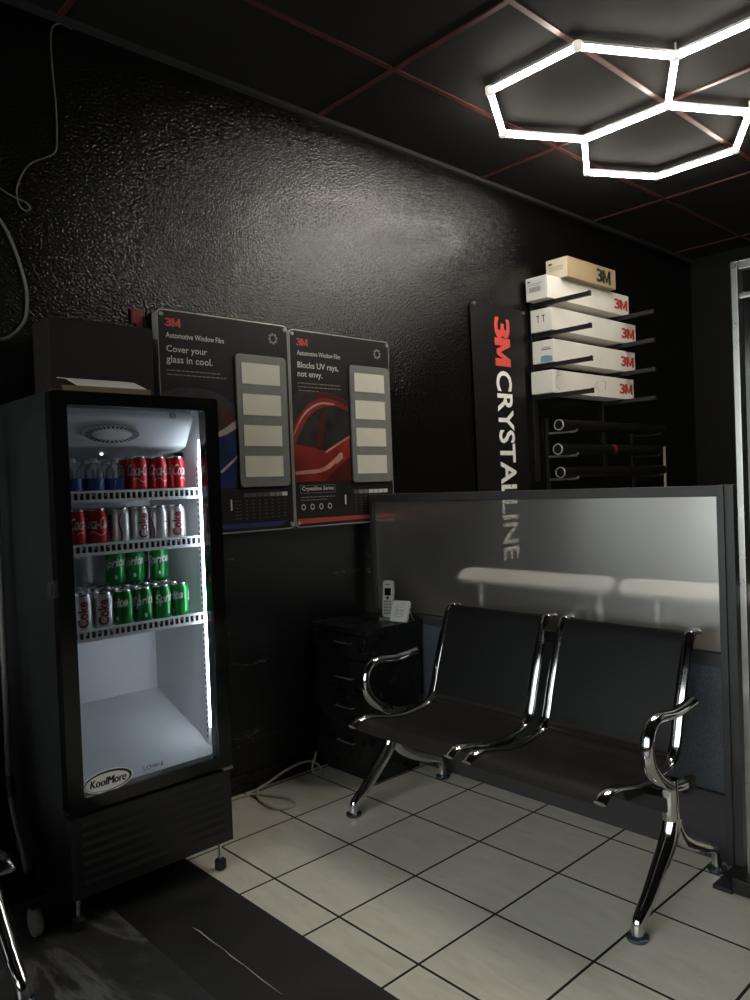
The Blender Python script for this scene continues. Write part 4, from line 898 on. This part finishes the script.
# ------------------------------------------------------------------ waiting bench (two seats)
BX = 0.43
def make_bench():
    r = thing('waiting_bench', 'two-seat black waiting bench with chrome arms against the divider', 'bench', (BX, 0.5, 0))
    def B(mb, name, mats, smooth=45, parent=None):
        o = mb.build(name, mats, parent or r, smooth=smooth)
        if parent is None: o.location = (-BX, -0.5, 0)
        return o
    prof = [(1.050, 0.781), (1.034, 0.788), (1.010, 0.782), (0.990, 0.758), (0.972, 0.717), (0.945, 0.648), (0.920, 0.580), (0.900, 0.520), (0.884, 0.465), (0.862, 0.418), (0.825, 0.396), (0.773, 0.388), (0.700, 0.384), (0.620, 0.392), (0.550, 0.408), (0.490, 0.418), (0.450, 0.414), (0.420, 0.398)]
    path = smooth_path([(0, a, b) for a, b in prof], 5)
    for x0, x1 in ((-0.062, 0.424), (0.502, 0.986)):
        # split of the shell at the bend
        nb = len(path); cut = int(nb*0.50)
        def shell(seg, mname, nm, dip):
            g = MB(); fa, fb = [], []; nx = 10
            for i, p in enumerate(seg):
                t = (seg[min(i+1, len(seg)-1)] - seg[max(i-1, 0)]).normalized(); nn = Vector((0, -t.z, t.y))
                if nn.z < 0 and abs(t.y) > abs(t.z): nn = -nn
                row = []; row2 = []
                for k in range(nx+1):
                    u = k/nx; d = -0.004 - dip*math.sin(PI*u)
                    q = p + nn*d; row.append(g.bm.verts.new((x0+0.016+(x1-x0-0.032)*u, q.y, q.z))); q2 = p + nn*(d-0.006); row2.append(g.bm.verts.new((x0+0.016+(x1-x0-0.032)*u, q2.y, q2.z)))
                fa.append(row); fb.append(row2)
            for i in range(len(seg)-1):
                for k in range(nx):
                    g.face([fa[i][k], fa[i][k+1], fa[i+1][k+1], fa[i+1][k]]); g.face([fb[i][k+1], fb[i][k], fb[i+1][k], fb[i+1][k+1]])
                g.face([fa[i][0], fa[i+1][0], fb[i+1][0], fb[i][0]]); g.face([fa[i+1][nx], fa[i][nx], fb[i][nx], fb[i+1][nx]])
            for k in range(nx):
                g.face([fa[0][k+1], fa[0][k], fb[0][k], fb[0][k+1]]); g.face([fa[-1][k], fa[-1][k+1], fb[-1][k+1], fb[-1][k]])
            return B(g, nm, mname)
        shell(path[:cut+1], 'back', 'backrest', 0.004); shell(path[cut:], 'seat', 'seat', 0.004)
        for xx in (x0, x1):
            g = MB(); g.tube([(xx, p.y, p.z) for p in path], 0.0200, 14, flat=0.42, flat_axis=(1, 0, 0)); B(g, 'side_frame', 'chrome')
    # beam, brackets
    bm_ = MB(); bm_.box(-0.175, 1.045, 0.690, 0.745, 0.300, 0.345, 0.006); B(bm_, 'beam', 'black_metal')
    for xx in (-0.04, 0.40, 0.525, 0.962): B(MB().prism([(0.56, 0.395), (0.60, 0.345), (0.70, 0.335), (0.80, 0.350), (0.845, 0.392), (0.70, 0.376)], xx-0.008, xx+0.008, 'x', 0.002), 'bracket', 'black_metal')
    for xx in (-0.172, 1.040):
        hub = MB(); hub.tube([(xx, 0.722, 0.395), (xx, 0.722, 0.350), (xx, 0.724, 0.300), (xx, 0.730, 0.262), (xx, 0.735, 0.235)], [0.024, 0.026, 0.026, 0.026, 0.024], 16)
        hb = B(hub, 'leg_hub', 'chrome')
        f = MB(); pf = smooth_path([(xx, 0.735, 0.275), (xx, 0.705, 0.215), (xx, 0.640, 0.150), (xx, 0.575, 0.090), (xx, 0.532, 0.062), (xx, 0.512, 0.045), (xx, 0.508, 0.012)], 5)
        n = len(pf); f.tube(pf, [0.029-0.011*min(1, i/(n*0.75)) for i in range(n)], 16, flat_axis=(1, 0, 0)); lf = B(f, 'leg', 'chrome')
        d = MB(); d.lathe([(0.030, 0.0), (0.032, 0.004), (0.031, 0.010), (0.018, 0.015), (0.012, 0.024)], (xx, 0.508, 0), 20); d.build('foot_disc', 'dark_chrome', lf)
        f = MB(); pf = smooth_path([(xx, 0.735, 0.265), (xx, 0.775, 0.205), (xx, 0.850, 0.155), (xx, 0.945, 0.112), (xx, 1.010, 0.085), (xx, 1.032, 0.060), (xx, 1.036, 0.012)], 5)
        n = len(pf); f.tube(pf, [0.026-0.010*min(1, i/(n*0.75)) for i in range(n)], 16, flat_axis=(1, 0, 0)); lf = B(f, 'leg', 'chrome')
        d = MB(); d.lathe([(0.030, 0.0), (0.032, 0.004), (0.031, 0.010), (0.018, 0.015), (0.012, 0.024)], (xx, 1.036, 0), 20); d.build('foot_disc', 'dark_chrome', lf)
        ap = smooth_path([(xx, 0.893, 0.592), (xx, 0.780, 0.582), (xx, 0.665, 0.592), (xx, 0.612, 0.570), (xx, 0.592, 0.520), (xx, 0.606, 0.462), (xx, 0.655, 0.412), (xx, 0.722, 0.374), (xx, 0.760, 0.362), (xx, 0.800, 0.356)], 6)
        n = len(ap); a = MB(); a.tube(ap, [0.0185 if i < n*0.3 else 0.0185+0.006*min(1, (i/n-0.3)/0.3) for i in range(n)], 16, flat=0.8, flat_axis=(1, 0, 0)); B(a, 'armrest', 'chrome')
        B(MB().box(xx-0.012, xx+0.012 if xx < 0 else xx+0.012, 0.80, 0.880, 0.325, 0.365, 0.006), 'arm_bracket', 'black_metal')
    return r
b1 = make_bench(); b1['group'] = 'waiting benches'
b2 = copy_tree(b1); a2 = PI/2+math.radians(2); fx_, fy_ = 0.61, 0.008; b2.rotation_euler = (0, 0, a2); b2.location = (0.046-(fx_*math.cos(a2)-fy_*math.sin(a2)), -0.826-(fx_*math.sin(a2)+fy_*math.cos(a2)), 0)
for c_ in [c for c in b2.children if c.name.startswith('armrest')][1:]: bpy.data.objects.remove(c_)
tag(b2, 'second waiting bench beside the cooler, only its chrome front leg showing', 'bench', 'waiting benches')

# ------------------------------------------------------------------ cables and small floor things
def cable(name, label, pts, r, m, k=8, cat='cable'):
    t = MB(); t.tube(smooth_path(pts, k), r, 8); return tag(t.build(name, m), label, cat)
cx = WX+0.006
cable('wall_cable', 'thin grey cable hanging down the dark wall in a small loop', [(cx, -0.265, CZ-0.03), (cx, -0.31, 3.06), (cx, -0.342, 3.02), (cx, -0.345, 2.90), (cx, -0.338, 2.765), (cx, -0.338, 2.66), (cx, -0.345, 2.585), (cx, -0.375, 2.555), (cx, -0.445, 2.505), (cx, -0.488, 2.42), (cx, -0.486, 2.36), (cx+0.003, -0.465, 2.338), (cx+0.005, -0.447, 2.348), (cx+0.006, -0.462, 2.366), (cx+0.006, -0.500, 2.376), (cx+0.004, -0.552, 2.400), (cx, -0.66, 2.47)], 0.0026, 'cable_grey')
cable('hanging_cable', 'thicker grey cord sagging in a bow at the wall above the cooler', [(cx, -0.66, 2.40), (cx, -0.555, 2.293), (cx, -0.510, 2.205), (cx, -0.478, 2.09), (cx, -0.472, 2.02), (cx, -0.484, 1.945), (cx, -0.530, 1.888), (cx, -0.574, 1.868), (cx, -0.66, 1.85)], 0.0055, 'cable_grey')
cable('floor_cord', 'white power cord curled on the tiles beside the cooler', [(-0.655, 0.15, 0.006), (-0.655, 0.30, 0.006), (-0.62, 0.36, 0.008), (-0.50, 0.42, 0.007), (-0.42, 0.40, 0.006), (-0.435, 0.33, 0.006), (-0.55, 0.325, 0.007), (-0.640, 0.37, 0.018), (-0.668, 0.45, 0.022), (-0.682, 0.55, 0.042), (-0.684, 0.64, 0.052), (-0.676, 0.705, 0.040), (-0.645, 0.722, 0.014), (-0.618, 0.700, 0.006), (-0.625, 0.672, 0.006), (-0.655, 0.680, 0.022), (-0.676, 0.715, 0.060), (-0.684, 0.728, 0.075)], 0.0055, 'cable_white')
hs_ = thing('drain_hose', 'pale grey hose hanging down along the side of the cooler', 'hose', (-0.55, -0.655, 0))
t = MB(); t.tube(smooth_path([(0.0, 0, 1.60), (0.0, 0, 1.2), (0.0, 0, 0.70), (0.0, 0, 0.40), (0.008, 0, 0.335), (0.045, 0, 0.26), (0.095, 0, 0.20), (0.125, 0, 0.137), (0.14, 0, 0.124)], 8), 0.011, 12); t.build('tube', 'cable_grey', hs_)
t = MB(); t.tube([(0.0, 0, 0.40), (0.003, 0, 0.36), (0.012, 0, 0.33)], 0.0135, 12); t.build('sleeve', 'rubber', hs_)
dl = thing('roller_base', 'low black roller base with grey wheels beside the cooler', 'roller base', (-0.43, -0.70, 0))
MB().box(-0.20, 0.17, -0.060, 0.060, 0.088, 0.110, 0.004).build('deck', 'black_metal', dl)
for sx_, sy in ((0.175, 0.010), (-0.16, 0.010)):
    wl = MB(); wl.lathe([(0.012, -0.011), (0.040, -0.011), (0.0425, -0.006), (0.0425, 0.006), (0.040, 0.011), (0.012, 0.011)], (sx_, sy, 0.0425), 24, 'y'); wl = wl.build('wheel', 'grey_plastic', dl)
    fk = MB(); fk.box(sx_-0.010, sx_+0.010, sy+0.014, sy+0.018, 0.03, 0.09, 0.001); fk.box(sx_-0.014, sx_+0.014, sy-0.016, sy+0.018, 0.085, 0.090, 0.001); fk.build('fork', 'black_metal', wl)

# ------------------------------------------------------------------ tall display stand at the edge of the view
ds = thing('display_stand', 'tall aluminium edged black display stand on a black foot', 'display stand', (1.45, 1.0, 0))
def T(mb, name, mats): o = mb.build(name, mats, ds); o.location = (-1.45, -1.0, 0); return o
for x0 in (1.156, 1.73):
    T(MB().box(x0, x0+0.022, 0.985, 1.025, 0.03, 1.957, 0.004), 'upright', 'alu')
T(MB().box(1.178, 1.73, 0.990, 1.020, 1.930, 1.957, 0.003), 'top_bar', 'alu')
T(MB().box(1.178, 1.73, 0.990, 1.020, 1.840, 1.858, 0.003), 'cross_bar', 'alu')
T(MB().box(1.186, 1.722, 0.998, 1.012, 0.16, 1.838, 0.003), 'panel', 'gloss_black')
sr = MB(); sr.lathe([(0.008, 0.980), (0.009, 0.985)], (1.166, 0, 1.944), 12, 'y'); T(sr, 'screw', 'grey_plastic')
for x0 in (1.075, 1.70):
    T(MB().box(x0, x0+0.062, 0.915, 1.09, 0.0, 0.014, 0.003), 'foot_plate', 'black_metal')
T(MB().box(1.13, 1.78, 0.925, 1.085, 0.0, 0.05, 0.006), 'base', 'black_metal')
